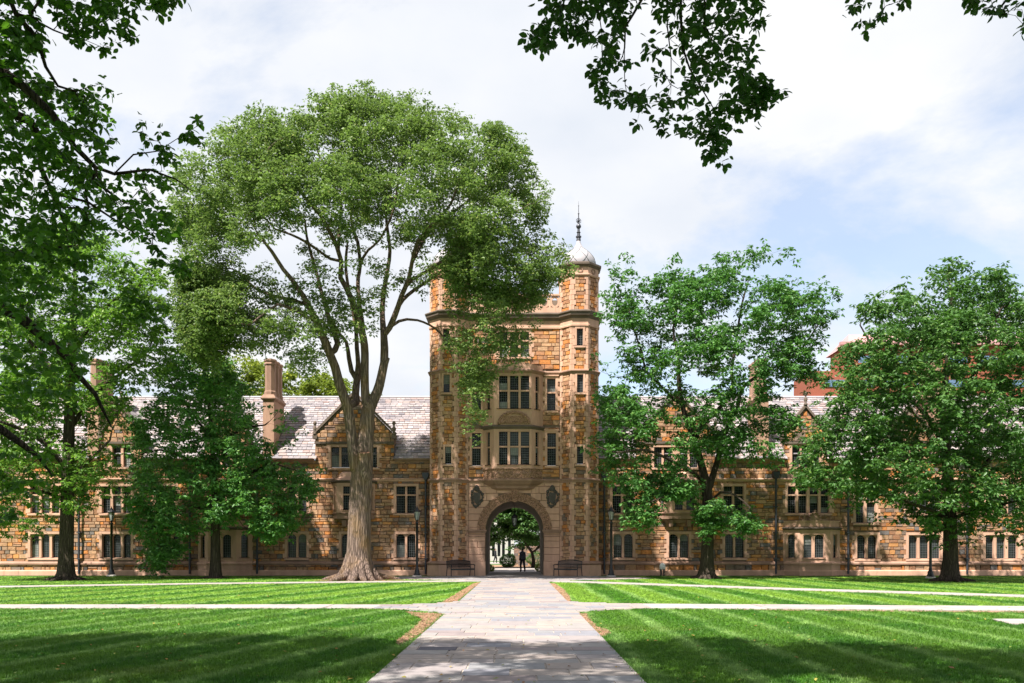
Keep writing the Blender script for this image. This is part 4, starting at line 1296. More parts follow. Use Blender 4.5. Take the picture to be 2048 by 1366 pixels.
    # gable copings, saddle roofs, kneelers, finials
    for gi_, (c, hw, za, zsld) in enumerate(g3):
        m = MB()
        for sd in (-1, 1):
            a = np.array((c + sd * (hw + .06), zsld - .03)); b = np.array((c, za + .02))
            dv = (b - a); L = np.linalg.norm(dv); dv /= L; nv_ = np.array((-dv[1], dv[0])) * (1 if sd > 0 else -1) * -1
            nv_ = np.array((abs(dv[1]) * sd, abs(dv[0])))
            poly = [tuple(a), tuple(b), tuple(b + np.array((0, .19))), tuple(a + nv_ * .14)]
            if sd > 0: poly = poly[::-1]
            m.prism(fr, poly[::-1], -.30, .09)
            m.box(fr, c + sd * hw - .14, c + sd * hw + .14, zsld - .30, zsld - .05, -.3, .10)
        g_ = m.build('gable_coping', M['coping'], wing)
        m = MB()
        zl = zsld - .02
        m.add([(c - hw, YW + .2, zl), (c, YW + .2, za - .02), (c, YW + 5.5, za - .02), (c - hw, YW + 5.5, zl), (c + hw, YW + .2, zl), (c + hw, YW + 5.5, zl)], [(0, 1, 2, 3), (1, 4, 5, 2)], .3)
        m.build('saddle_roof', M['slate'], wing)
        m = MB(); m.box(fr, c - hw, c + hw, ZW(886) - .05, ZW(886) + .08, -.06, .09); m.build('string_course', M['coping'], wing)
        for fx, fz in ((c - hw, zsld - .05), (c + hw, zsld - .05), (c, za + .12)):
            if fx == c and hw > 2.2: continue
            f = MB()
            f.lathe((fx, YW - .02, fz), [(.12, 0), (.12, .10), (.06, .16), (.11, .30), (.12, .42), (.05, .52), (.05, .58), (.11, .66), (.12, .74), (.06, .84), (.01, .87)], 10)
            f.build('finial', M['coping'], wing, True)
    for (cx0, cx1) in chimneys:
        x0, x1 = XW(cx0), XW(cx1)
        m = MB()
        m.wbox(x0, x1, YW - .02, YW + 2.3, z_eave - .05, ZW(800))
        ch = m.build('chimney', M['chimney'], wing)
        m = MB()
        zc = ZW(800)
        m.sweep([(x0, YW + 2.3), (x0, YW - .02), (x1, YW - .02), (x1, YW + 2.3)], [(-.1, zc - .02), (.03, zc - .02), (.12, zc + .08), (.12, zc + .13), (-.02, zc + .35), (-.1, zc + .35)])
        m.wbox(x0 + .02, x1 - .02, YW, YW + 2.28, zc, zc + .3)
        m.build('chimney_cap', M['lime_dark'], ch)
        for k in range(3):
            f = MB(); cy = YW + .42 + k * .72
            f.lathe(((x0 + x1) / 2, cy, zc + .3), [(.38, 0), (.38, .25), (.34, .3), (.33, .36), (.33, 1.9), (.38, 1.95), (.38, 2.02), (.34, 2.08), (.40, 2.16), (.40, 2.26), (.3, 2.3)], 8, .4, R(22.5))
            f.build('flue', M['lime_dark'], ch)
    for (px_, ytop, hop) in pipes:
        x = XW(px_)
        m = MB()
        m.tube([(x, YW - .20, .1), (x, YW - .20, ZW(ytop + 12))], .065, 8)
        for zz_ in (1.0, 2.6, 4.2): m.box(fr, x - .11, x + .11, zz_, zz_ + .07, 0, .28)
        if hop:
            m.prism(fr, [(x - .08, ZW(ytop + 14)), (x + .08, ZW(ytop + 14)), (x + .2, ZW(ytop + 6)), (x + .2, ZW(ytop)), (x - .2, ZW(ytop)), (x - .2, ZW(ytop + 6))], .05, .40)
        m.build('rain_pipe', M['pipe'], wing)
    for b in bays:
        Y0, x0, x1, a, p = YW, b['x0'], b['x1'], b['a'], b['p']
        yf = Y0 - p
        bpn = bplan(Y0, x0, x1, a, p)
        fl = b['front']
        canted(wing, Y0, x0, x1, a, p, [(b['z0'], b['z1'], b['w0'], b['w1'], b.get('tr'))], fl, b['side'], M['lime'], .10, arched=b.get('arch', False))
        m = MB()
        zt = b['z1']
        m.sweep(bpn, [(-.3, zt), (.02, zt), (.08, zt + .05), (.18, zt + .08), (.18, zt + .14), (-.02, zt + .18), (-.3, zt + .18)])
        m.build('cornice', M['coping'], wing)
        if b['kind'] == 'ground':
            m = MB()
            m.sweep(bpn, [(-.1, zt + .18), (-.03, zt + .18), (-.03, zt + .50), (.01, zt + .50), (.01, zt + .56), (-.1, zt + .56)])
            m.add([(q[0], q[1], zt + .2) for q in bpn], [(0, 1, 2, 3)])
            m.build('parapet', M['lime'], wing)
            cresting(wing, FRONT(yf), x0 + a, x1 - a, zt + .56, .38, M['lime_dark'], 3)
            m = MB(); c = (x0 + x1) / 2
            f2 = FRONT(yf)
            m.prism(f2, [(c - .36, zt + .5), (c + .36, zt + .5), (c + .26, zt + .85), (c + .1, zt + 1.0), (c - .1, zt + 1.0), (c - .26, zt + .85)], -.12, 0)
            for k in range(9):
                an = math.pi * k / 8; m.blob((c + .34 * math.cos(an), yf - .02, zt + .62 + .42 * math.sin(an)), .075)
            m.blob((c, yf - .02, zt + 1.14), .09)
            m.build('crest', M['lime_dark'], wing)
            m = MB(); m.sweep(bpn, [(-.2, 0), (.13, 0), (.13, ZW(1142)), (.08, ZW(1140)), (.08, z_wt - .12), (.16, z_wt - .08), (.16, z_wt), (.0, z_wt + .1), (-.2, z_wt + .1)])
            m.build('plinth', M['lime'], wing)
        else:
            m = MB()
            zb = b['z0']
            m.sweep(bpn, [(-.45, zb - .62), (-.38, zb - .62), (-.30, zb - .42), (-.02, zb - .38), (-.02, zb - .08), (.06, zb - .05), (.06, zb), (-.45, zb)])
            for k in (-1, 1): m.box(FRONT(Y0), (x0 + x1) / 2 + k * .55 - .12, (x0 + x1) / 2 + k * .55 + .12, zb - .85, zb - .45, -.05, p * .7)
            m.build('corbel', M['lime_dark'], wing)
            m = MB()
            m.sweep(bpn, [(-.55, zt + .18), (-.02, zt + .18), (-.08, zt + .28), (-.3, zt + .40), (-.36, zt + .62), (-.48, zt + .72), (-.55, zt + .72)])
            m.build('bay_roof', M['lime'], wing)
    return wing

def G2(l, t=1068, b=1115, **k): return dict(l=l, t=t, b=b, arch=True, hood=False, **k)
def U2(l, t=972.5, b=1025.5, tr=990): return dict(l=l, t=t, b=b, tr=tr)
left_wins = [
    U2([(792.5, 810), (814, 832)]), G2([(792.5, 809.5), (814, 831)]),
    G2([(683, 700), (716, 733)]), U2([(575, 592), (596, 613)]), G2([(575, 592), (596, 613)]),
    dict(l=[(662, 678), (682, 698), (718, 734), (738, 754)], t=894, b=934),
    U2([(415, 430), (435, 450), (455, 470), (475, 490)]),
    dict(l=[(312, 329), (334, 351)], t=972, b=1043, tr=1003), G2([(324, 340), (345, 361)]),
    G2([(204, 220), (225, 241), (246, 262)]), U2([(204, 220), (225, 241), (246, 262)]),
    G2([(61, 77), (82, 98), (103, 119)]), U2([(61, 77), (82, 98), (103, 119)]),
    G2([(-60, -44), (-39, -23)]), U2([(-60, -44), (-39, -23)]),
    dict(l=[(424, 440), (444, 460), (464, 480)], t=890, b=933), dict(l=[(225, 241), (246, 262)], t=890, b=933)]
right_wins = [
    U2([(1225, 1242.5), (1247, 1264.5)]), G2([(1227, 1244), (1248.5, 1265.5)]),
    G2([(1338, 1356), (1360, 1377.5)]), U2([(1447, 1465), (1469, 1487)]), G2([(1450, 1467), (1471, 1488.5)]),
    dict(l=[(1308, 1324), (1328, 1344), (1360, 1376), (1380, 1396)], t=894, b=934),
    U2([(1575, 1592), (1597, 1614), (1620, 1637), (1642, 1658)]),
    dict(l=[(1711.5, 1728.5), (1734, 1751)], t=972, b=1045, tr=1003), G2([(1714, 1731.5), (1736.5, 1754)], 1070, 1117),
    G2([(1817, 1835), (1840, 1858), (1863, 1881)], 1070, 1117), U2([(1817, 1835), (1840, 1858), (1863, 1881)]),
    G2([(1971, 1988), (1994, 2011), (2017, 2035)], 1070, 1117), U2([(1971, 1988), (1994, 2011), (2017, 2035)]),
    dict(l=[(1584, 1600), (1604, 1620), (1624, 1640)], t=890, b=933), dict(l=[(1801, 1817), (1821, 1837)], t=890, b=933)]
left_gables = [(709, 79, 788, 868), (452, 42, 815, 868), (243, 42, 815, 868)]
right_gables = [(1352, 79, 790, 868), (1611, 42, 815, 868), (1819, 42, 815, 868)]
def gbay(c, wl, wr_x, f):
    s = YW / F
    return dict(kind='ground', x0=XW(wl), x1=XW(wr_x), a=.82, p=.62, z0=z_wt, z1=ZW(1060), w0=ZW(1115), w1=ZW(1069), front=[(X(a, YW - .62), X(b, YW - .62)) for a, b in f], side=.44, arch=True)
def obay(xl, xr, f):
    return dict(kind='oriel', x0=XW(xl), x1=XW(xr), a=.34, p=.55, z0=ZW(1026), z1=ZW(967), w0=ZW(1020), w1=ZW(974), front=[(X(a, YW - .55), X(b, YW - .55)) for a, b in f], side=.32, tr=ZW(990))
lw = build_wing(-1, 'long two-storey sandstone wing with slate roof left of the gate tower', XW(-140), XL - HW - .02, left_wins, left_gables,
                [(526, 548), (175, 197)], [(852, 946, True), (516, 946, True), (382, 946, True), (161, 946, True)],
                [gbay(450, 396, 506, [(421, 438), (445, 462)]), obay(666, 750, [(686, 702), (713, 729)])], 31)
rw = build_wing(1, 'long two-storey sandstone wing with slate roof right of the gate tower', XR + HW + .02, XW(2200), right_wins, right_gables,
                [(1515, 1537), (1866, 1888)], [(1208, 946, True), (1550, 944, True), (1694, 960, False), (1931, 960, False)],
                [gbay(1625, 1566, 1680, [(1607, 1624), (1630, 1648)]), obay(1316, 1400, [(1350, 1366), (1373, 1389)])], 47)

# ------------------------------------------------------------------ buildings further back
bb = thing('brick_building', 'large red brick building with pink metal roof far behind the right wing', 'building')
m = MB(); YR = 96
m.wbox(X(1622, YR), X(2260, YR), YR, YR + 6, 0, Z(742, YR)); m.wbox(X(1700, YR), X(2260, YR), YR + .4, YR + 6, Z(742, YR), Z(688, YR))
bwall = m.build('wall', M['brickred'], bb)
m = MB()
for i in range(9):
    for z_ in (712, 760):
        a = (1716 if z_ == 712 else 1650) + i * 60
        m.box(FRONT(YR - .05), X(a, YR), X(a + 38, YR), Z(z_ + 14, YR), Z(z_, YR), -.0, .05)
m.build('window', mat_plain('blue_glass', (0.10, 0.16, 0.26), 0.15, 0, 0.2), bb)
m = MB()
x0, x1 = X(1696, YR), X(2260, YR)
m.add([(x0, YR, Z(688, YR)), (x1, YR, Z(688, YR)), (x1, YR + 4, Z(657, YR) + .3), (x0 + 1.6, YR + 4, Z(657, YR) + .3), (x0, YR + 7, Z(688, YR)), (x1, YR + 7, Z(688, YR))], [(0, 1, 2, 3), (0, 3, 4), (3, 2, 5, 4)])
m.build('roof', M['pinkroof'], bb)
m = MB(); m.wbox(X(1622, YR) - .2, X(2260, YR), YR - .25, YR - .0, Z(800, YR), Z(794, YR)); m.wbox(X(1680, YR), X(2260, YR), YR - .2, YR + .3, Z(690, YR), Z(684, YR))
m.build('cornice', M['pinkroof'], bb)

wb = thing('white_building', 'pale building with tall dark windows seen through the archway', 'building')
YV = 118
m = MB(); m.wbox(X(930, YV), X(1028, YV), YV, YV + 15, 0, 8); m.build('wall', M['white'], wb)
for a in (984, 995, 1004, 1016):
    m = MB(); m.box(FRONT(YV), X(a, YV), X(a + 5.5, YV), Z(1112, YV), Z(1076, YV), -.1, .03); m.build('window', M['glass'], wb)
sw_ = thing('garden_wall', 'grey stone garden wall behind the archway on the right', 'wall')
m = MB(); YG = 84
m.wbox(X(1028, YG), X(1130, YG), YG, YG + .5, 0, Z(1092, YG)); gw = m.build('wall', M['mortar'], sw_)
gr_ = random.Random(2)
emit(masonry(FRONT(YG), 0, Z(1092, YG), lambda a, b: [(X(1028, YG), X(1130, YG))], [], gr_, tint=lambda r, u, v: r.choice([.62, .65, .82, .85, .97])), 'stone', 'stones', M['rubble'], gw, 120)  # grey stone, dark tints only: shade is put into the colour too
sheet('back_path', [[(-5, 60.4), (5, 60.4), (7, 74), (-7, 76)]], 0.0, M['walk'])
sheet('back_road', [[(-30, 96), (0, 96), (0, 108), (-30, 108)]], 0.0, M['walk'])
sheet('back_bed', [[(-9, 76.2), (7, 74.2), (9, 83.5), (-9, 90)]], 0.0, M['mulch'])

# ------------------------------------------------------------------ trees
def smooth_path(pts, step):
    pts = [np.array(p, float) for p in pts]
    out = []
    n = len(pts)
    for i in range(n - 1):
        p0, p1, p2, p3 = pts[max(i - 1, 0)], pts[i], pts[i + 1], pts[min(i + 2, n - 1)]
        k = max(1, int(np.linalg.norm(p2[:3] - p1[:3]) / step))
        for j in range(k):
            t = j / k
            out.append(.5 * ((2 * p1) + (-p0 + p2) * t + (2 * p0 - 5 * p1 + 4 * p2 - p3) * t * t + (-p0 + 3 * p1 - 3 * p2 + p3) * t ** 3))
    out.append(pts[-1])
    return out

class Tree:
    def __init__(s, seed, step=0.45):
        s.pos = np.zeros((60000, 3)); s.par = np.full(60000, -1); s.dir = np.zeros((60000, 3)); s.rg = np.zeros(60000); s.ok = np.zeros(60000, bool)
        s.n = 0; s.rng = np.random.default_rng(seed); s.step = step
    def node(s, p, par, rg=0.0, ok=True):
        i = s.n; s.pos[i] = p; s.par[i] = par
        if par >= 0:
            d = np.asarray(p) - s.pos[par]; l = np.linalg.norm(d); s.dir[i] = d / l if l > 1e-6 else s.dir[par]
        else: s.dir[i] = (0, 0, 1)
        s.rg[i] = rg; s.ok[i] = ok; s.n += 1
        return i
    def limb(s, pts, zok=0.0):
        """pts rows (x, y, z, radius)"""
        pts = smooth_path(pts, s.step)
        if s.n == 0: par = s.node(pts[0][:3], -1, pts[0][3], False)
        else:
            d = np.linalg.norm(s.pos[:s.n] - pts[0][:3], axis=1); par = int(np.argmin(d))
        for p in pts[1:]:
            par = s.node(p[:3], par, max(p[3], .004), p[2] > zok)
        return par
    def grow(s, clumps, jit=0.12, sag=0.0, maxr=1.0):
        C = np.asarray(clumps, float)
        base = s.pos[:s.n][s.ok[:s.n]]
        dist = np.array([np.min(np.linalg.norm(base - c, axis=1)) for c in C])
        tips = []
        for ci in np.argsort(dist):
            c = C[ci]
            P = s.pos[:s.n]
            v = c - P; d = np.linalg.norm(v, axis=1) + 1e-6
            cosv = np.einsum('ij,ij->i', v, s.dir[:s.n]) / d
            cost = d * (1.0 + 0.55 * np.clip(0.35 - cosv, 0, 2)) + np.where(s.ok[:s.n], 0, 1e6)
            j = int(np.argmin(cost))
            q = s.pos[j]; L = d[j]
            k = max(2, int(L / s.step)); ctrl = q + (s.dir[j] * .45 + v[j] / L * .25 + np.array((0, 0, .15))) * L * .6
            par = j
            for t in np.linspace(0, 1, k + 1)[1:]:
                p = (1 - t) ** 2 * q + 2 * t * (1 - t) * ctrl + t * t * c + s.rng.normal(0, jit * min(1, L) * .35, 3) * (t < 1)
                par = s.node(p, par, 0.0, True)
            tips.append((par, c))
        return tips
    def radii(s, tip=0.008, p=2.4):
        n = s.n
        acc = np.zeros(n); r = np.zeros(n)
        for i in range(n - 1, -1, -1):
            base = acc[i] if acc[i] > 0 else tip ** p
            rr = base ** (1 / p)
            if s.rg[i] > 0: rr = s.rg[i]; base = min(base, rr ** p) if acc[i] > 0 else base
            r[i] = rr
            if s.par[i] >= 0: acc[s.par[i]] += base
        for i in range(n):
            if s.rg[i] == 0 and s.par[i] >= 0: r[i] = min(r[i], r[s.par[i]] * .85)
        s.r = r
        return r
    def mesh(s, mb, minr=0.0, rough=0.0):
        n = s.n
        kids = [[] for _ in range(n)]
        for i in range(1, n): kids[s.par[i]].append(i)
        starts = [(0, None)]
        rng = s.rng
        while starts:
            i, frm = starts.pop()
            ch = []; rad = []
            if frm is not None: ch.append(s.pos[frm]); rad.append(min(s.r[i], s.r[frm]))
            while True:
                ch.append(s.pos[i]); rad.append(s.r[i])
                if not kids[i]: break
                ks_ = sorted(kids[i], key=lambda k: -s.r[k])
                for k in ks_[1:]: starts.append((k, i))
                i = ks_[0]
            if len(ch) < 2 or max(rad) < minr: continue
            rm = max(rad)
            sides = 14 if rm > .3 else 9 if rm > .12 else 6 if rm > .05 else 4 if rm > .015 else 3
            rad[-1] *= .5
            mb.tube(ch, rad, sides, cap=False)

def leaves_mesh(name, pos, nrm_up, length, width, rng, mat, tint=None, detail=False):
    """pos (n,3); every leaf a folded blade of its own"""
    n = len(pos)
    yaw = rng.uniform(0, 2 * np.pi, n)
    pitch = rng.normal(-0.35, 0.5, n)
    D = np.stack([np.cos(yaw) * np.cos(pitch), np.sin(yaw) * np.cos(pitch), np.sin(pitch)], 1)
    if nrm_up is not None and len(nrm_up) == n:
        D = D * .6 + nrm_up; D /= np.linalg.norm(D, axis=1)[:, None]
    A = rng.normal(0, 1, (n, 3)) * .55 + np.array((0, 0, 1.0))
    S_ = np.cross(D, A); S_ /= np.linalg.norm(S_, axis=1)[:, None]
    N_ = np.cross(S_, D)
    L = (length * rng.uniform(.7, 1.25, n))[:, None]; Wd = L * width
    if not detail:
        tmpl = [(0, 0, 0), (.45, .5, .10), (1, 0, 0), (.45, -.5, .10)]
        fc = [(0, 1, 2), (0, 2, 3)]
    else:
        tmpl = [(0, 0, 0), (.22, .38, .07), (.55, .5, .08), (.82, .26, .03), (1, 0, -.06), (.82, -.26, .03), (.55, -.5, .08), (.22, -.38, .07), (.5, 0, 0)]
        fc = [(0, 8, 1), (1, 8, 2), (2, 8, 3), (3, 8, 4), (4, 8, 5), (5, 8, 6), (6, 8, 7), (7, 8, 0)]
    k = len(tmpl)
    V = np.empty((n, k, 3), np.float32)
    for i, (a, b, c) in enumerate(tmpl): V[:, i] = pos + D * L * a + S_ * Wd * b + N_ * L * c
    fa = np.array(fc, np.int32)
    Fx = (np.arange(n, dtype=np.int32)[:, None, None] * k + fa[None]).reshape(-1, 3)
    me = bpy.data.meshes.new(name)
    me.vertices.add(n * k); me.vertices.foreach_set('co', V.ravel())
    nf = len(Fx)
    me.loops.add(nf * 3); me.loops.foreach_set('vertex_index', Fx.ravel())
    me.polygons.add(nf); me.polygons.foreach_set('loop_start', np.arange(0, nf * 3, 3, dtype=np.int32))
    tv = rng.random(n) if tint is None else tint
    at = me.attributes.new('tint', 'FLOAT', 'FACE'); at.data.foreach_set('value', np.repeat(tv, len(fc)).astype(np.float32))
    me.materials.append(mat)
    me.update(calc_edges=True)
    return me

def edge_dist(px, py, poly):
    d = np.full(px.shape, 1e9); n = len(poly)
    for i in range(n):
        x1, y1 = poly[i]; x2, y2 = poly[(i + 1) % n]
        L2 = (x2 - x1) ** 2 + (y2 - y1) ** 2 + 1e-9
        t = np.clip(((px - x1) * (x2 - x1) + (py - y1) * (y2 - y1)) / L2, 0, 1)
        d = np.minimum(d, np.hypot(px - x1 - t * (x2 - x1), py - y1 - t * (y2 - y1)))
    return d
def sample_crown(poly, Y0, depth, n, rng, E=90, inset=6, gap=0.0, gs=.45, ylim=None, shell=.6, reject=None):
    """centres of leaf clumps inside an outline measured at distance Y0, with real depth"""
    xs = [p[0] for p in poly]; ys = [p[1] for p in poly]
    out = []
    tries = 0
    while len(out) < n and tries < 60:
        tries += 1
        k = n * 2
        px = rng.uniform(min(xs), max(xs), k); py = rng.uniform(min(ys), max(ys), k)
        e = edge_dist(px, py, poly)
        ok = inpoly(px, py, poly) & (e > inset)
        px, py, e = px[ok], py[ok], e[ok]
        t = depth * np.sqrt(np.clip(1 - (1 - np.clip(e / E, 0, 1)) ** 2, 0, 1))
        u = rng.uniform(-1, 1, len(px)); u = np.sign(u) * np.abs(u) ** shell
        y = Y0 + t * u
        if ylim is not None: y = np.minimum(y, ylim)
        for a, b, c in zip(px, py, y):
            p = W3(a, b, c)
            if reject and reject(a, b, c, rng): continue
            if gap and mnoise.noise(Vector(p) * gs) < gap - .5: continue
            out.append(p)
            if len(out) >= n: break
    return np.array(out)

def leaf_positions(clumps, rng, rad, per, sub=0, subr=.12, flat=.7):
    C = np.repeat(clumps, per, axis=0)
    n = len(C)
    g = rng.normal(0, 1, (n, 3)); g /= np.linalg.norm(g, axis=1)[:, None]
    rr = rad * rng.random(n) ** (1 / 2.2)
    off = g * rr[:, None]; off[:, 2] *= flat
    P = C + off
    if sub:
        P = np.repeat(P, sub, axis=0)
        m = len(P)
        a = rng.uniform(0, 2 * np.pi, m)
        out = np.stack([np.cos(a), np.sin(a), rng.uniform(-.7, .1, m)], 1)
        return P + out * subr * rng.uniform(.1, .5, m)[:, None], out
    return P, None

def make_tree(name, label, Y0, limbs, polys, n_cl, depth, rad, per, leaf_len, leaf_w, lmat, bmat, seed, sub=0, subr=.15, gap=0.0, E=90, ylim=None, step=.45,
              roots=None, group=None, cat='tree', flat=.7, extra=None, tip=.008, zok=2.5, clumps_xyz=None, jit=.12, inset=6, shell=.6, gs=.45, reject=None, fringe=.06, fwd=0.0):
    t = thing(name, label, cat, (0, 0, 0), group)
    tr = Tree(seed, step)
    for lb in limbs:
        pts = []
        for q in lb:
            if len(q) == 4: px_, py_, dy, w = q; Y = Y0 + dy; p = W3(px_, py_, Y); r = w / 2 * Y / F
            else: p = np.array(q[:3]); r = q[3]
            pts.append((*p, r))
        tr.limb(pts, zok)
    rng = np.random.default_rng(seed + 100)
    cl = []
    for poly, frac in polys:
        cl.append(sample_crown(poly, Y0 - fwd, depth, int(n_cl * frac), rng, E, inset, gap, gs, ylim, shell, reject))
    if clumps_xyz is not None: cl.append(clumps_xyz)
    fr_ = []
    for poly, frac in polys:
        L_ = sum(math.dist(poly[i], poly[(i + 1) % len(poly)]) for i in range(len(poly)))
        for _ in range(int(L_ * fringe * frac ** .3)):
            i = rng.integers(len(poly)); a, b = poly[i], poly[(i + 1) % len(poly)]
            if rng.random() > math.dist(a, b) / 60: continue
            q = rng.random(); e = rng.normal(0, 4.5)
            x_, y_ = a[0] + (b[0] - a[0]) * q, a[1] + (b[1] - a[1]) * q
            nx_, ny_ = (b[1] - a[1]) / math.dist(a, b), -(b[0] - a[0]) / math.dist(a, b)
            Yq = Y0 - fwd + rng.uniform(-.3, .3) * depth
            if ylim is not None: Yq = min(Yq, ylim)
            fr_.append(W3(x_ + nx_ * (2 + abs(e)), y_ + ny_ * (2 + abs(e)), Yq))
    cl = np.concatenate(cl)
    ncore = len(cl)
    if fr_: cl = np.concatenate([cl, np.array(fr_)])
    tr.grow(cl, jit)
    tr.radii(tip)
    mb = MB(); tr.mesh(mb)
    if roots:
        c, n, r0, r1 = roots
        for k in range(n):
            a = 2 * math.pi * k / n + rng.uniform(-.2, .2)
            l = r1 * rng.uniform(.65, 1.25); ca, sa = math.cos(a), math.sin(a)
            mb.tube([(c[0] + ca * r0 * .55, c[1] + sa * r0 * .55, r0 * 1.9), (c[0] + ca * r0 * .82, c[1] + sa * r0 * .82, r0 * .8), (c[0] + ca * (r0 * 1.15), c[1] + sa * (r0 * 1.15), r0 * .28), (c[0] + ca * l, c[1] + sa * l, .02), (c[0] + ca * l * 1.25, c[1] + sa * l * 1.25, -.12)],
                    [r0 * .20, r0 * .28, r0 * .27, r0 * .17, r0 * .07], 8)
    mb.build('trunk', bmat, t, True)
    P, out = leaf_positions(cl[:ncore], rng, rad, per, sub, subr, flat)
    if len(cl) > ncore:
        P2, o2 = leaf_positions(cl[ncore:], rng, rad * .6, max(3, int(per * .35)), sub, subr, 1.1)
        P = np.concatenate([P, P2]); out = np.concatenate([out, o2]) if out is not None else None
    if extra is not None: P, out = extra(P, out)
    me = leaves_mesh('crown', P, out, leaf_len, leaf_w, rng, lmat)
    o = bpy.data.objects.new('crown', me); link(o, t); o['kind'] = 'stuff'
    return t, tr, cl

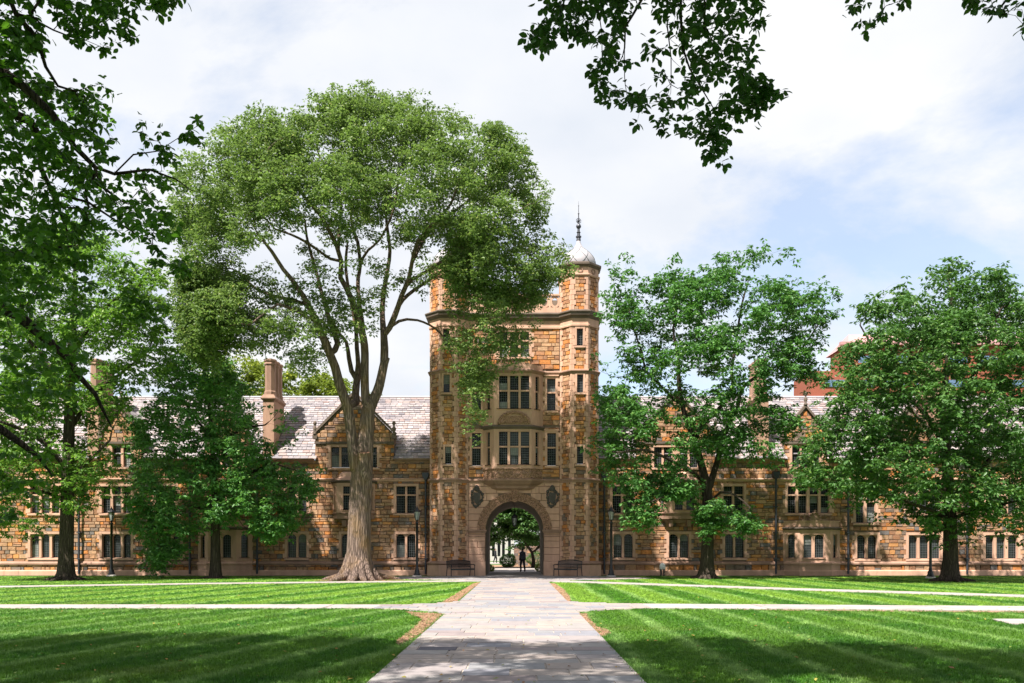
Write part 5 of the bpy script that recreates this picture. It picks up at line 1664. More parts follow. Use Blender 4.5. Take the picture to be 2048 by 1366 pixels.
A5 = lambda l: [(400 + x / 3.794, 560 + y / 3.794, dy, w) for x, y, dy, w in l]
A3 = lambda l: [(330 + x / 3.177, 170 + y / 3.177, dy, w) for x, y, dy, w in l]
A4 = lambda l: [(720 + x / 3.177, 170 + y / 3.177, dy, w) for x, y, dy, w in l]
YE = 44.0
elm_limbs = [
    [(715, 1166, 0, 86), (715, 1154, 0, 74), (716, 1142, 0, 62), (717, 1125, 0, 54), (718, 1100, 0, 49), (719, 1050, 0, 46), (721, 1000, 0, 45), (723, 960, 0, 44), (726, 925, 0, 40), (730, 890, 0, 34), (734, 850, 0, 30), (736, 820, 0, 28)],
    [(718, 955, -.1, 30), (708, 915, -.2, 24), (704, 880, -.2, 21)] + A5([(1120, 960, -.3, 21), (1090, 880, -.4, 20), (1055, 780, -.5, 19), (1025, 660, -.6, 18), (985, 560, -.7, 17), (950, 470, -.8, 17), (910, 380, -1, 14), (860, 270, -1.4, 13), (820, 190, -1.8, 12), (770, 100, -2.2, 10), (700, 0, -2.6, 9)]) + A3([(750, 1170, -3.0, 8), (680, 1060, -3.4, 7), (600, 960, -3.8, 5)]),
    A5([(1000, 570, -.6, 12), (1045, 480, -.2, 12), (1015, 380, 0, 11), (980, 300, .3, 10), (955, 200, .6, 9), (925, 110, .8, 8), (900, 0, 1.2, 7)]) + A3([(930, 1080, 1.6, 6), (900, 960, 2.2, 5), (890, 860, 2.6, 4)]),
    A5([(850, 300, -1.3, 8), (830, 290, -1.4, 7), (740, 240, -2, 6.5), (650, 200, -2.6, 6), (590, 185, -3, 5), (520, 230, -3.3, 4.5), (440, 290, -3.6, 4), (380, 340, -3.8, 3)]),
    A5([(810, 190, -1.8, 8), (720, 155, -1.4, 7), (600, 130, -.8, 6.5), (500, 100, -.4, 6), (420, 60, 0, 5), (340, -10, .4, 4)]) + A3([(450, 1180, .8, 4), (350, 1230, 1.2, 3)]),
    # right double stem
    [(736, 820, 0, 26)] + A5([(1255, 880, 0, 18), (1250, 700, .1, 17), (1252, 560, .2, 16), (1240, 440, .3, 15), (1200, 300, .3, 13), (1160, 170, .2, 12), (1110, 60, 0, 11), (1065, -20, -.4, 10)]) + A3([(1120, 1120, -.8, 9), (1090, 1020, -1.2, 9), (1040, 920, -1.8, 8), (990, 830, -2.4, 7.5), (930, 760, -3, 7), (860, 680, -3.6, 6), (780, 600, -4, 5), (690, 510, -4.4, 4)]),
    A5([(1245, 460, .4, 10), (1235, 340, .8, 9), (1215, 220, 1.2, 9), (1200, 90, 1.6, 8), (1200, -20, 2, 8)]) + A3([(1240, 1150, 2.4, 7), (1225, 1000, 2.8, 7), (1190, 900, 3.2, 6), (1180, 780, 3.6, 5), (1190, 600, 4, 3)]),
    [(737, 818, 0, 24)] + A5([(1345, 850, .1, 20), (1375, 740, .2, 18), (1398, 630, .3, 17), (1400, 520, .4, 16), (1395, 420, .4, 14), (1385, 300, .8, 11), (1385, 200, 1.2, 10), (1392, 100, 1.4, 10), (1410, 0, 1.6, 9)]) + A4([(170, 1200, 2, 8), (190, 1060, 2.4, 7), (170, 880, 2.8, 6), (150, 680, 3.2, 5), (110, 560, 3.4, 4)]),
    A5([(1400, 440, .4, 13), (1440, 360, .2, 12), (1475, 280, 0, 12), (1505, 200, -.3, 11), (1530, 120, -.6, 10), (1585, -10, -1, 9)]) + A4([(330, 1130, -1.4, 8), (365, 1000, -1.8, 8), (430, 920, -2.2, 7), (500, 850, -2.6, 6), (580, 750, -3, 5), (625, 620, -3.4, 4)]),
    A5([(1490, 230, -.2, 8), (1540, 150, .2, 7.5), (1620, 80, .6, 7), (1740, 0, 1, 6)]) + A4([(540, 1170, 1.4, 5.5), (650, 1130, 1.8, 5), (800, 1090, 2.2, 4), (1000, 1080, 2.6, 3.5), (1150, 1050, 3, 2.5)]),
    A5([(1462, 340, 0, 7), (1510, 312, .5, 6), (1570, 298, 1, 5.5), (1650, 305, 1.6, 5), (1740, 340, 2.2, 4.5), (1821, 400, 2.8, 4)]) + [(895, 690, 3.2, 3), (910, 730, 3.4, 2)],
    A5([(1190, 980, .3, 16), (1180, 860, .6, 15), (1190, 760, .8, 14), (1200, 640, 1.0, 10), (1190, 520, 1.3, 9), (1185, 400, 1.6, 8), (1170, 300, 2, 7)]) + A3([(1150, 1180, 2.6, 6), (1160, 1000, 3.2, 5)]),
    A5([(1175, 760, .8, 11), (1150, 690, .9, 10), (1130, 590, 1.1, 9), (1110, 470, 1.4, 7), (1050, 400, 1.8, 6), (1000, 290, 2.4, 5)]),
    A3([(1090, 1130, -.6, 7), (1000, 1070, -1, 6), (900, 1000, -1.4, 6), (800, 950, -1.8, 5), (700, 915, -2.2, 4), (600, 800, -2.4, 3)]),
    A3([(1100, 1080, -.8, 7), (1108, 900, -.4, 6), (1120, 750, 0, 5.5), (1080, 660, .4, 5), (1030, 560, .8, 4), (960, 400, 1.2, 3)]),
    A3([(1240, 1130, 2.2, 6), (1290, 1050, 1.6, 5), (1366, 980, 1.0, 4.5), (1450, 800, .4, 4), (1480, 600, 0, 3)]),
    A4([(330, 1130, -1.2, 7), (400, 990, -.6, 7), (470, 900, 0, 6), (560, 830, .6, 5), (700, 720, 1.2, 4), (820, 560, 1.6, 3)]),
    A4([(290, 1260, -.6, 7), (430, 1180, -1.2, 6), (560, 1090, -1.8, 5), (720, 960, -2.4, 4.5), (850, 880, -3, 4), (1000, 800, -3.4, 3)]),
    [(766, 745, .3, 11), (772, 728, .2, 9), (778, 716, .1, 8)],
]
elm_main = [(346, 400), (356, 345), (372, 305), (405, 290), (440, 268), (485, 240), (520, 222), (570, 232), (610, 225), (640, 196), (685, 180), (730, 182), (760, 196), (800, 200), (850, 208), (885, 225), (925, 232), (960, 236), (1000, 258), (1030, 282), (1050, 315), (1058, 345), (1082, 375), (1092, 405), (1078, 440), (1074, 468), (1105, 478), (1130, 500), (1140, 535),
            (1125, 560), (1095, 572), (1080, 590), (1062, 610), (1020, 600), (960, 600), (900, 590), (850, 570), (815, 545), (780, 560), (740, 590), (700, 570), (660, 600), (620, 590), (560, 570), (500, 560), (430, 560), (370, 540), (350, 470)]
elm_low = [(352, 520), (430, 540), (520, 560), (620, 600), (690, 590), (760, 590), (740, 650), (700, 690), (665, 640), (640, 720), (600, 745), (560, 700), (500, 715), (450, 690), (420, 740), (380, 700), (355, 620)]
elm_top_r = [(850, 430), (960, 430), (985, 500), (960, 560), (900, 560), (850, 530)]
elm_drape = [(860, 560), (1060, 580), (1062, 640), (1045, 700), (1030, 735), (1010, 700), (985, 740), (975, 800), (955, 850), (935, 835), (925, 760), (900, 700), (870, 650)]
elm_drape2 = [(925, 740), (980, 740), (975, 800), (965, 850), (950, 880), (935, 850)]
def elm_reject(px_, py_, y, rng):
    # the vase of a great elm is hollow: few leaves on the near side in front of the limbs
    if px_ > 880 and y > 44.5 and not (py_ > 430 and px_ < 985) and rng.random() < .7: return True
    if px_ < 470 and py_ > 470 and rng.random() < .45: return True
    if 470 < px_ < 900 and py_ > 400 and y < YE + 1.6: return rng.random() < (.90 if py_ > 480 else .5)
    return False
elm, elmT, _ = make_tree('elm_tree', 'huge spreading elm with forked trunk standing before the left side of the tower', YE, elm_limbs,
    [(elm_main, 1.0), (elm_low, .36), (elm_drape, .075), (elm_drape2, .010), (elm_top_r, .05)], 1380, 5.0, .62, 22, .15, .55, M['leaf_elm'], M['bark_elm'], 5, sub=6, subr=.2, gap=.38, gs=.6, E=260, ylim=49.5, step=.4, reject=elm_reject, fringe=.09, fwd=1.5,
    roots=((X(716, YE), YE, 0), 11, .78, 1.75), zok=9.5, tip=.007)
# sawn-off stubs and the wide mulch ring
m = MB()
p0 = W3(729, 960, YE - .25); p1 = W3(729, 906, YE - .50)
m.tube([p0, (p0 + p1) / 2, p1], [.30, .33, .30], 12); m.build('stub', M['bark_elm'], elm)
m = MB(); m.tube([p1, p1 + np.array((0, -.01, .03))], [.27, .25], 12); m.build('sawn_face', M['cutwood'], elm)
sheet('tree_ring', [[(X(716, YE) + 2.3 * math.cos(a) * (1 + .15 * math.sin(5 * a)), YE + 1.5 * math.sin(a)) for a in np.linspace(0, 2 * math.pi, 30)[:-1]]], 0.008, M['mulch'])

B7 = lambda l: [(1160 + x / 2.788, 470 + y / 2.788, dy, w) for x, y, dy, w in l]
YB_ = 46.6
oak_limbs = [
    [(1413, 1160, 0, 44), (1413, 1148, 0, 36), (1414, 1130, 0, 28), (1415, 1090, 0, 24), (1416, 1040, 0, 22), (1415, 1000, 0, 21), (1412, 970, 0, 19), (1403, 930, -.1, 15), (1395, 900, -.2, 13), (1384, 866, -.3, 12)] + B7([(590, 1020, -.5, 10), (560, 900, -.8, 9), (550, 800, -1, 8), (548, 680, -1.3, 6), (520, 520, -1.5, 4), (560, 350, -1.6, 3)]),
    [(1416, 985, 0, 16), (1424, 955, .1, 13), (1434, 925, .2, 12), (1441, 895, .3, 11), (1452, 860, .5, 9)] + B7([(880, 960, .7, 8), (900, 860, .9, 7), (1000, 780, 1.1, 6), (1110, 725, 1.3, 5), (1230, 640, 1.5, 4), (1340, 480, 1.6, 3)]),
    [(1388, 875, -.3, 10), (1411, 841, -.1, 9), (1433, 823, .1, 8)] + B7([(850, 860, .4, 7), (845, 760, .8, 6), (870, 600, 1.2, 5), (900, 400, 1.4, 4), (940, 250, 1.5, 3)]),
    B7([(575, 960, -.7, 7), (470, 860, -1, 6), (370, 760, -1.3, 5), (345, 650, -1.6, 4), (300, 530, -1.9, 3), (270, 400, -2, 2.5)]),
    [(1410, 965, -.2, 9), (1385, 945, -.9, 7), (1340, 920, -1.8, 6), (1290, 900, -2.4, 5), (1230, 905, -2.8, 4), (1190, 890, -3, 3)],
    [(1414, 1035, -.2, 6), (1395, 1010, -1, 5), (1360, 990, -1.8, 4), (1310, 1000, -2.4, 3), (1275, 1020, -2.6, 2.5)],
    [(1416, 1010, -.2, 6), (1440, 985, -1, 5), (1470, 990, -1.6, 4), (1500, 1015, -2, 3)],
]
oak_main = [(1212, 580), (1218, 540), (1234, 512), (1256, 520), (1272, 548), (1300, 560), (1320, 545), (1355, 518), (1368, 540), (1400, 545), (1430, 545), (1440, 510), (1462, 502), (1478, 520), (1500, 508), (1525, 486), (1545, 492), (1552, 530), (1575, 500), (1588, 512), (1586, 560), (1610, 572), (1640, 566), (1672, 590), (1684, 610), (1660, 640), (1690, 655), (1640, 690), (1625, 720), (1660, 760), (1600, 775), (1570, 760), (1545, 790),
            (1600, 830), (1612, 850), (1580, 880), (1600, 905), (1555, 930), (1500, 930), (1460, 915), (1420, 900), (1400, 930), (1350, 960), (1320, 940), (1290, 960), (1250, 930), (1200, 945), (1165, 900), (1172, 870), (1200, 850), (1195, 800), (1188, 780), (1235, 770), (1245, 730), (1190, 725), (1192, 700), (1230, 680), (1210, 640)]
oak_l1 = [(1205, 930), (1330, 940), (1400, 965), (1385, 1000), (1320, 1005), (1310, 1050), (1270, 1066), (1238, 1050), (1255, 1000)]
oak_l2 = [(1395, 1005), (1440, 1000), (1500, 1010), (1528, 1060), (1480, 1072), (1440, 1055), (1412, 1080), (1392, 1060)]
make_tree('oak_tree', 'open-crowned oak with dark forked trunk just right of the tower', YB_, oak_limbs, [(oak_main, 1.0), (oak_l1, .13), (oak_l2, .085)], 800, 3.0, .50, 9, .22, .45, M['leaf_oak'], M['bark_dark'], 9,
          sub=8, subr=.2, gap=.40, E=150, fwd=1.0, ylim=49.0, step=.4, roots=((X(1413, YB_), YB_, 0), 8, .42, 1.0), zok=3.2, flat=.8, inset=8, gs=.5)

YCc = 42.5
dense_limbs = [
    [(1900, 1166, 0, 46), (1900, 1150, 0, 36), (1901, 1120, 0, 29), (1901, 1090, 0, 27), (1900, 1050, 0, 25), (1898, 1000, 0, 23), (1895, 940, 0, 20), (1890, 870, 0, 17), (1888, 800, .2, 14), (1895, 720, .3, 10), (1905, 640, .3, 7), (1900, 570, .2, 4)],
    [(1898, 1010, 0, 12), (1850, 960, -.8, 10), (1800, 920, -1.6, 8), (1740, 880, -2.4, 6), (1680, 860, -2.8, 4)],
    [(1898, 1000, 0, 12), (1950, 950, .6, 10), (2000, 900, 1.2, 8), (2060, 860, 1.8, 6), (2110, 820, 2, 4)],
    [(1893, 900, 0, 10), (1850, 830, .8, 8), (1800, 770, 1.6, 6), (1750, 700, 2.2, 4), (1720, 650, 2.4, 3)],
    [(1889, 850, 0, 10), (1930, 780, -.8, 8), (1970, 700, -1.6, 6), (2000, 620, -2, 4)],
    [(1893, 930, 0, 9), (1880, 880, -1.5, 7), (1850, 820, -2.6, 5), (1820, 740, -3, 4)],
    [(1899, 1040, 0, 9), (1860, 1020, -1.2, 7), (1800, 1000, -2.2, 5), (1760, 990, -2.8, 4)],
    [(1899, 1040, 0, 9), (1950, 1020, -1.2, 7), (2000, 1010, -2.2, 5), (2040, 1000, -2.8, 4)],
]
dense_main = [(1592, 930), (1612, 870), (1650, 840), (1648, 800), (1668, 745), (1690, 700), (1705, 665), (1715, 620), (1735, 600), (1780, 590), (1800, 570), (1850, 560), (1880, 532), (1915, 524), (1945, 545), (1955, 600), (1965, 545), (1990, 532), (2015, 545), (2035, 590), (2070, 620), (2120, 660), (2160, 740), (2175, 860), (2150, 960), (2110, 1030), (2060, 1075), (2035, 1085), (1990, 1060), (1960, 1072), (1930, 1080), (1900, 1065), (1865, 1070), (1830, 1045), (1800, 1030), (1770, 1060), (1745, 1010), (1715, 1000), (1690, 1010), (1650, 980), (1600, 965)]
make_tree('dense_tree', 'broad dense dark green tree at the far right of the lawn', YCc, dense_limbs, [(dense_main, 1.0)], 1300, 4.5, .56, 10, .22, .45, M['leaf_dense'], M['bark_dark'], 12,
          sub=8, subr=.2, gap=.33, E=130, fwd=.5, ylim=49.5, step=.45, roots=((X(1900, YCc), YCc, 0), 8, .42, 1.0), zok=3, flat=.75)

YD = 47.0
young_limbs = [
    [(431, 1160, 0, 30), (431, 1145, 0, 24), (431, 1120, 0, 20), (431, 1080, 0, 18), (430, 1030, 0, 16), (428, 970, 0, 13), (425, 900, 0, 10), (420, 830, 0, 7), (410, 760, 0, 5), (400, 700, 0, 3)],
    [(430, 1010, 0, 8), (480, 960, -.8, 6), (540, 930, -1.4, 4), (590, 940, -1.8, 3)], [(428, 960, 0, 8), (380, 920, -.8, 6), (320, 900, -1.4, 4), (280, 910, -1.6, 3)],
    [(426, 900, 0, 6), (480, 860, .6, 5), (530, 850, 1, 3)], [(430, 1030, 0, 6), (370, 1010, -1.2, 5), (320, 1050, -1.8, 3)], [(424, 880, 0, 6), (380, 820, .8, 4), (340, 760, 1.2, 3)]]
young_main = [(320, 735), (350, 700), (395, 690), (440, 705), (470, 735), (505, 780), (545, 830), (600, 838), (606, 865), (560, 885), (545, 910), (600, 930), (640, 955), (636, 985), (605, 1010), (598, 1040), (560, 1070), (545, 1090), (510, 1060), (470, 1040), (440, 1060), (400, 1055), (360, 1110), (340, 1140), (290, 1140), (285, 1080), (260, 1040), (250, 960), (236, 900), (262, 840), (300, 800), (310, 720)]
make_tree('young_tree', 'smaller leafy tree with slim dark trunk left of the elm', YD, young_limbs, [(young_main, 1.0)], 820, 2.8, .54, 9, .22, .45, M['leaf_young'], M['bark_dark'], 14,
          sub=8, subr=.2, gap=.34, E=50, ylim=50.5, step=.4, zok=2, flat=.8, inset=8, roots=((X(431, YD), YD, 0), 6, .27, .7))
YT = 44.0
lt_limbs = [
    [(132, 1162, 0, 44), (132, 1150, 0, 36), (132, 1120, 0, 29), (133, 1080, 0, 27), (135, 1000, 0, 25), (137, 900, 0, 22), (140, 800, 0, 19), (142, 700, 0, 15), (148, 620, 0, 11), (150, 540, 0, 7), (150, 480, 0, 4)],
    [(141, 720, 0, 10), (180, 650, -.6, 8), (230, 600, -1.2, 6), (280, 570, -1.8, 4)], [(139, 800, 0, 10), (90, 720, .6, 8), (40, 660, 1.2, 6), (0, 620, 1.6, 4)],
    [(138, 860, 0, 10), (190, 790, 1, 7), (250, 740, 1.6, 5), (300, 700, 2, 3)], [(136, 940, 0, 10), (80, 880, -1, 8), (20, 850, -2, 6), (-40, 830, -2.6, 4)],
    [(136, 960, 0, 9), (180, 920, -1.4, 6), (220, 880, -2, 4)], [(135, 1000, 0, 8), (70, 980, -1, 6), (20, 980, -1.6, 4)]]
lt_main = [(-90, 560), (-40, 500), (40, 470), (120, 455), (200, 470), (260, 500), (310, 540), (350, 600), (345, 650), (350, 700), (310, 750), (250, 790), (245, 850), (210, 900), (225, 950), (190, 1000), (140, 1030), (90, 1040), (60, 1070), (10, 1060), (-50, 1040), (-110, 960), (-130, 760)]
make_tree('maple_tree', 'tall tree with straight dark trunk nearest the left edge of the lawn', YT, lt_limbs, [(lt_main, 1.0)], 980, 3.4, .55, 9, .22, .45, M['leaf_maple'], M['bark_dark'], 16,
          sub=8, subr=.2, gap=.37, E=80, ylim=50, step=.45, zok=3, flat=.8, roots=((X(132, YT), YT, 0), 7, .42, 1.0))
# trees behind the roofs
for k, (label, Yk, base, poly, n) in enumerate([
    ('yellow-green treetop showing above the roof left of the tall chimney', 74, 470, [(400, 790), (405, 740), (430, 715), (470, 712), (520, 720), (545, 735), (580, 735), (592, 770), (590, 815), (400, 815)], 150),
    ('treetop above the roof ridge between the tall chimney and the elm trunk', 72, 655, [(595, 815), (600, 770), (625, 748), (650, 742), (685, 752), (705, 780), (708, 815)], 70),
    ('low treetop above the ridge just right of the elm trunk', 76, 745, [(722, 815), (725, 790), (745, 785), (766, 797), (768, 815)], 22),
]):
    make_tree('background_tree', label, Yk, [[(base, 1135, 0, 20), (base, 1000, 0, 18), (base, 860, 0, 15), (base, 790, 0, 8)]], [(poly, 1.0)], n, 3.5, .75, 14, .30, .5, M['leaf_back'], M['bark_dark'], 40 + k,
              sub=6, subr=.25, E=60, step=.8, zok=6, group='trees behind the roofs', inset=3)
# tree and hedge beyond the archway
make_tree('courtyard_tree', 'dark-leaved tree hanging over the path beyond the archway', 74, [[(1066, 1137, 0, 9), (1067, 1120, 0, 7), (1064, 1105, 0, 6), (1055, 1092, 0, 5), (1045, 1070, 0, 4), (1040, 1040, 0, 3)], [(1066, 1110, 0, 5), (1078, 1095, 0, 4), (1085, 1075, .5, 3)]],
          [([(940, 960), (1130, 960), (1130, 1090), (1075, 1092), (1050, 1082), (1030, 1088), (1020, 1065), (1005, 1072), (990, 1098), (975, 1080), (940, 1090)], 1.0)], 520, 3.5, .5, 14, .26, .5, M['leaf_dense'], M['bark_dark'], 60, sub=6, E=50, step=.5, zok=1, inset=2)
def bush(name, label, c, rx, ry, rz, n, lm, seed, cat='bush', leaf=.09, group=None):
    t = thing(name, label, cat, (c[0], c[1], 0), group)
    rng = np.random.default_rng(seed)
    g = rng.normal(0, 1, (n, 3)); g /= np.linalg.norm(g, axis=1)[:, None]
    g *= (rng.uniform(.55, 1, n) ** .5)[:, None]
    bumpy = 1 + .12 * np.sin(g[:, 0:1] * 7) * np.cos(g[:, 2:3] * 6)
    P = g * bumpy * np.array((rx, ry, rz)) + np.array((0, 0, rz * .95))
    P[:, 2] = np.maximum(P[:, 2], .02)
    o = bpy.data.objects.new('foliage', leaves_mesh('foliage', P, g * .6, leaf, .6, rng, lm)); link(o, t); o['kind'] = 'stuff'
    m = MB()
    for k in range(5):
        a = k * 1.26
        m.tube([(0, 0, -.02), (rx * .3 * math.cos(a), ry * .3 * math.sin(a), rz * .6), (rx * .6 * math.cos(a), ry * .6 * math.sin(a), rz * 1.2)], [.03, .02, .01], 5)
    m.build('stem', M['bark_dark'], t)
    return t
make_tree('courtyard_tree', 'dark tree mass behind the garden wall seen through the archway', 92, [[(1050, 1128, 0, 9), (1050, 1090, 0, 7), (1050, 1050, 0, 4)]],
          [([(1015, 960), (1140, 960), (1140, 1108), (1060, 1108), (1028, 1100), (1022, 1050)], 1.0)], 260, 3, .6, 14, .34, .5, M['leaf_dense'], M['bark_dark'], 61, sub=6, E=40, step=.6, zok=1, inset=2)
bush('round_bush', 'clipped round bush beside the path beyond the archway', (X(1015, 77), 77), .75, .7, .62, 5000, M['leaf_oak'], 70)
bush('low_bush', 'small bush at the left rear corner of the archway', (X(980, 61.6), 61.6), .3, .3, .24, 900, M['leaf_back'], 71)
bush('low_bush', 'small bush at the right rear corner of the archway', (X(1079, 61.4), 61.4), .32, .3, .28, 900, M['leaf_back'], 72)
bush('shade_bush', 'dark shrub against the garden wall beyond the archway', (X(1072, 82), 82), 1.0, .6, .7, 3000, M['leaf_dense'], 73)

# ---- near trees overhead -------------------------------------------------------
def big_leaves(t, P, out, length, width, rng, mat, nparts=300):
    """largest on screen become leaves of their own, the rest one mass"""
    px_ = CX + P[:, 0] * F / P[:, 1]; py_ = HY - (P[:, 2] - EYE) * F / P[:, 1]
    vis = (px_ > 5) & (px_ < 2043) & (py_ > 5) & (py_ < 1360) & (P[:, 1] > 3)
    score = np.where(vis, 1 / np.maximum(P[:, 1], .1), 0)
    order = np.argsort(-score)
    idx = order[:nparts]; rest = order[nparts:]
    me = leaves_mesh('leaf_mass', P[rest], out[rest], length, width, rng, mat, detail=True)
    o = bpy.data.objects.new('leaf_mass', me); link(o, t); o['kind'] = 'stuff'
    protos = []
    for k in range(12):
        protos.append(leaves_mesh('leaf', np.zeros((1, 3)), np.array([[1.0, 0, -.2]]), length, width, rng, mat, detail=True))
    for n_, i in enumerate(idx):
        o = bpy.data.objects.new('leaf', protos[n_ % 12]); link(o, t)
        o.location = P[i]
        o.rotation_euler = (rng.uniform(-.5, .5), rng.uniform(-.3, .5), math.atan2(out[i][1], out[i][0]) + rng.uniform(-.3, .3))
C1 = lambda l, Y: [(*W3(x / 2.846, y / 2.846, Y + dy), w) for x, y, dy, w in l]
C2 = lambda l, Y: [(*W3(x / 2.846, 450 + y / 2.846, Y + dy), w) for x, y, dy, w in l]
def near_tree(name, label, trunk, limbs, polys, shade, seed, length, mat, per, tip=.0035, extra_tufts=None):
    t = thing(name, label, 'tree')
    tr = Tree(seed, .22)
    tr.limb(trunk, 2.0)
    for l in limbs: tr.limb(l, 1.0)
    rng = np.random.default_rng(seed)
    cl = []
    for poly, n, Y0, dep, gap in polys:
        cl.append(sample_crown(poly, Y0, dep, n, rng, 60, 2, gap, 1.1, None, .9))
    cl = np.concatenate(cl)
    tr.grow(cl, .22)
    near_n = len(cl)
    if shade is not None:
        tr.step = .8
        tr.grow(shade, .1)
    tr.radii(tip, 2.5)
    mb = MB(); tr.mesh(mb)
    mb.build('trunk', M['bark_near'], t, True)
    # rosettes of leaves at every twig end
    P = np.repeat(cl, per, axis=0); n = len(P)
    a = np.tile(np.arange(per) * 2 * np.pi / per, len(cl)) + rng.normal(0, .35, n)
    out = np.stack([np.cos(a), np.sin(a), rng.uniform(-1.0, .15, n)], 1)
    P = P + out * .03 * rng.random(n)[:, None]
    # a few leaves along the twigs too
    k = rng.integers(0, len(cl), n // 2)
    P2 = cl[k] + rng.normal(0, .045, (len(k), 3)); a2 = rng.uniform(0, 6.28, len(k)); o2 = np.stack([np.cos(a2), np.sin(a2), rng.uniform(-1, .2, len(k))], 1)
    P = np.concatenate([P, P2]); out = np.concatenate([out, o2])
    big_leaves(t, P, out, length, .62, rng, mat)
    if shade is not None:
        S_, so = leaf_positions(shade, rng, .62, 75, 0, .1, .6)
        me = leaves_mesh('crown', S_, None, .17, .65, rng, mat)
        o = bpy.data.objects.new('crown', me); link(o, t); o['kind'] = 'stuff'
    return t
def shade_pts(n, box, rng, frame_margin=.3, holes=.0):
    out = []
    while len(out) < n:
        p = np.array([rng.uniform(box[0], box[1]), rng.uniform(box[2], box[3]), rng.uniform(box[4], box[5])])
        cx_, cy_ = (box[0] + box[1]) / 2, (box[2] + box[3]) / 2
        if ((p[0] - cx_) / (box[1] - cx_)) ** 2 + ((p[1] - cy_) / (box[3] - cy_)) ** 2 > 1: continue
        if p[1] > 0:
            py_ = HY - (p[2] - .8 - EYE) * F / p[1]; px_ = CX + p[0] * F / p[1]
            if py_ > -60 and -200 < px_ < 2250: continue
        if holes and mnoise.noise(Vector(p) * .5) < holes - .5: continue
        out.append(p)
    return np.array(out)
srng = np.random.default_rng(88)
fl_limbs = [
    C1([(-700, -200, -.5, .12), (-300, 150, 0, .10), (0, 400, 0, .055), (130, 490, 0, .045), (300, 650, .1, .036), (420, 830, .2, .03), (540, 950, .3, .024), (650, 990, .4, .018), (850, 965, .5, .012), (1000, 1020, .6, .009), (1100, 1090, .7, .006)], 9),
    C1([(-600, 200, -.3, .12), (-200, 480, 0, .10), (0, 590, 0, .07), (60, 640, 0, .062), (170, 690, .1, .055), (230, 790, .2, .045), (350, 880, .3, .035), (450, 960, .5, .025), (560, 1050, .7, .018), (700, 1150, .9, .010)], 10),
    C1([(-300, -300, 0, .08), (50, -20, 0, .030), (90, 80, 0, .026), (180, 180, .1, .024), (230, 280, .2, .022), (260, 380, .3, .019), (330, 490, .4, .015), (430, 520, .5, .011), (560, 480, .6, .007)], 9),
    C1([(150, 800, .2, .035), (230, 950, .4, .030), (300, 1100, .6, .026), (360, 1250, .8, .022), (410, 1400, 1, .016)], 10),
    C2([(-600, 200, -.3, .13), (-200, 400, 0, .12), (0, 470, 0, .085), (100, 510, 0, .075), (250, 640, .2, .062), (380, 750, .4, .05), (450, 860, .6, .04), (540, 960, .8, .03), (600, 1080, 1, .02), (640, 1160, 1.2, .012)], 11),
    C2([(-300, 1000, 0, .10), (0, 1160, 0, .055), (100, 1230, .2, .045), (220, 1320, .4, .03), (300, 1430, .6, .015)], 11),
    C1([(600, 970, .4, .014), (760, 880, .5, .010), (900, 860, .6, .007), (1040, 770, .7, .005), (1150, 700, .8, .003)], 9),
    C1([(300, 1100, .6, .02), (500, 1150, .8, .016), (650, 1250, .9, .012), (800, 1350, 1, .008)], 10),
]
fl_dense = [(-60, 130), (20, 20), (60, 60), (90, 55), (85, 100), (60, 120), (80, 150), (110, 175), (150, 175), (235, 165), (285, 180), (250, 205), (235, 240), (245, 275), (215, 285), (230, 320), (220, 345), (300, 330), (345, 360), (330, 380), (300, 400), (350, 430), (370, 470), (340, 480), (330, 530), (300, 560), (240, 540), (200, 600), (200, 680), (220, 760), (180, 820), (150, 900), (120, 960), (60, 1010), (20, 1060), (-60, 1100)]
fl_top = [(60, -60), (380, -60), (372, 15), (350, 22), (325, 48), (300, 10), (262, 30), (265, 60), (285, 95), (260, 85), (215, 110), (195, 100), (220, 70), (180, 60), (170, 110), (150, 92), (125, 60), (110, 35)]
fl_up = [p for p in fl_dense if p[1] < 485] + [(330, 500), (200, 520), (-60, 520)]
fl_dn = [(-60, 500), (200, 510), (330, 500), (330, 530), (300, 560), (240, 560), (200, 600), (180, 680), (170, 760), (150, 840), (120, 900), (90, 960), (50, 1010), (10, 1060), (-60, 1100)]
fl_mid = [(-50, -50), (70, -50), (90, 30), (50, 120), (-50, 140)]
fl_sprig = [(275, 245), (300, 228), (330, 250), (345, 275), (395, 235), (414, 240), (405, 280), (350, 300), (350, 325), (320, 330), (275, 310)]
fl_low = [(250, 530), (360, 500), (378, 540), (340, 600), (330, 640), (250, 640)]
def canopy(n, rng):
    h = 1 / math.tan(R(SUN_EL)); kx, ky = h * math.sin(R(SUN_AZ)), h * math.cos(R(SUN_AZ))
    out = []
    while len(out) < n:
        gx_, gy_, z = rng.uniform(-13, 13), rng.uniform(5, 17), rng.uniform(8.6, 13)
        lim = 15.2 - .05 * gx_ + 1.5 * mnoise.noise(Vector((gx_ * .22, 3.3, 0))) + .6 * mnoise.noise(Vector((gx_ * .8, 8.3, 0)))
        if gy_ > lim - .5: continue
        if mnoise.noise(Vector((gx_ * .38 + gy_ * .1, gy_ * .75, 5))) > .36: continue
        x, y = gx_ - kx * z, gy_ - ky * z
        if y > 0 and z - .9 < EYE + .66 * y: continue
        out.append((x, y, z))
    return np.array(out)
_can = canopy(1500, srng)
shadeL = _can[_can[:, 0] < -4.5]
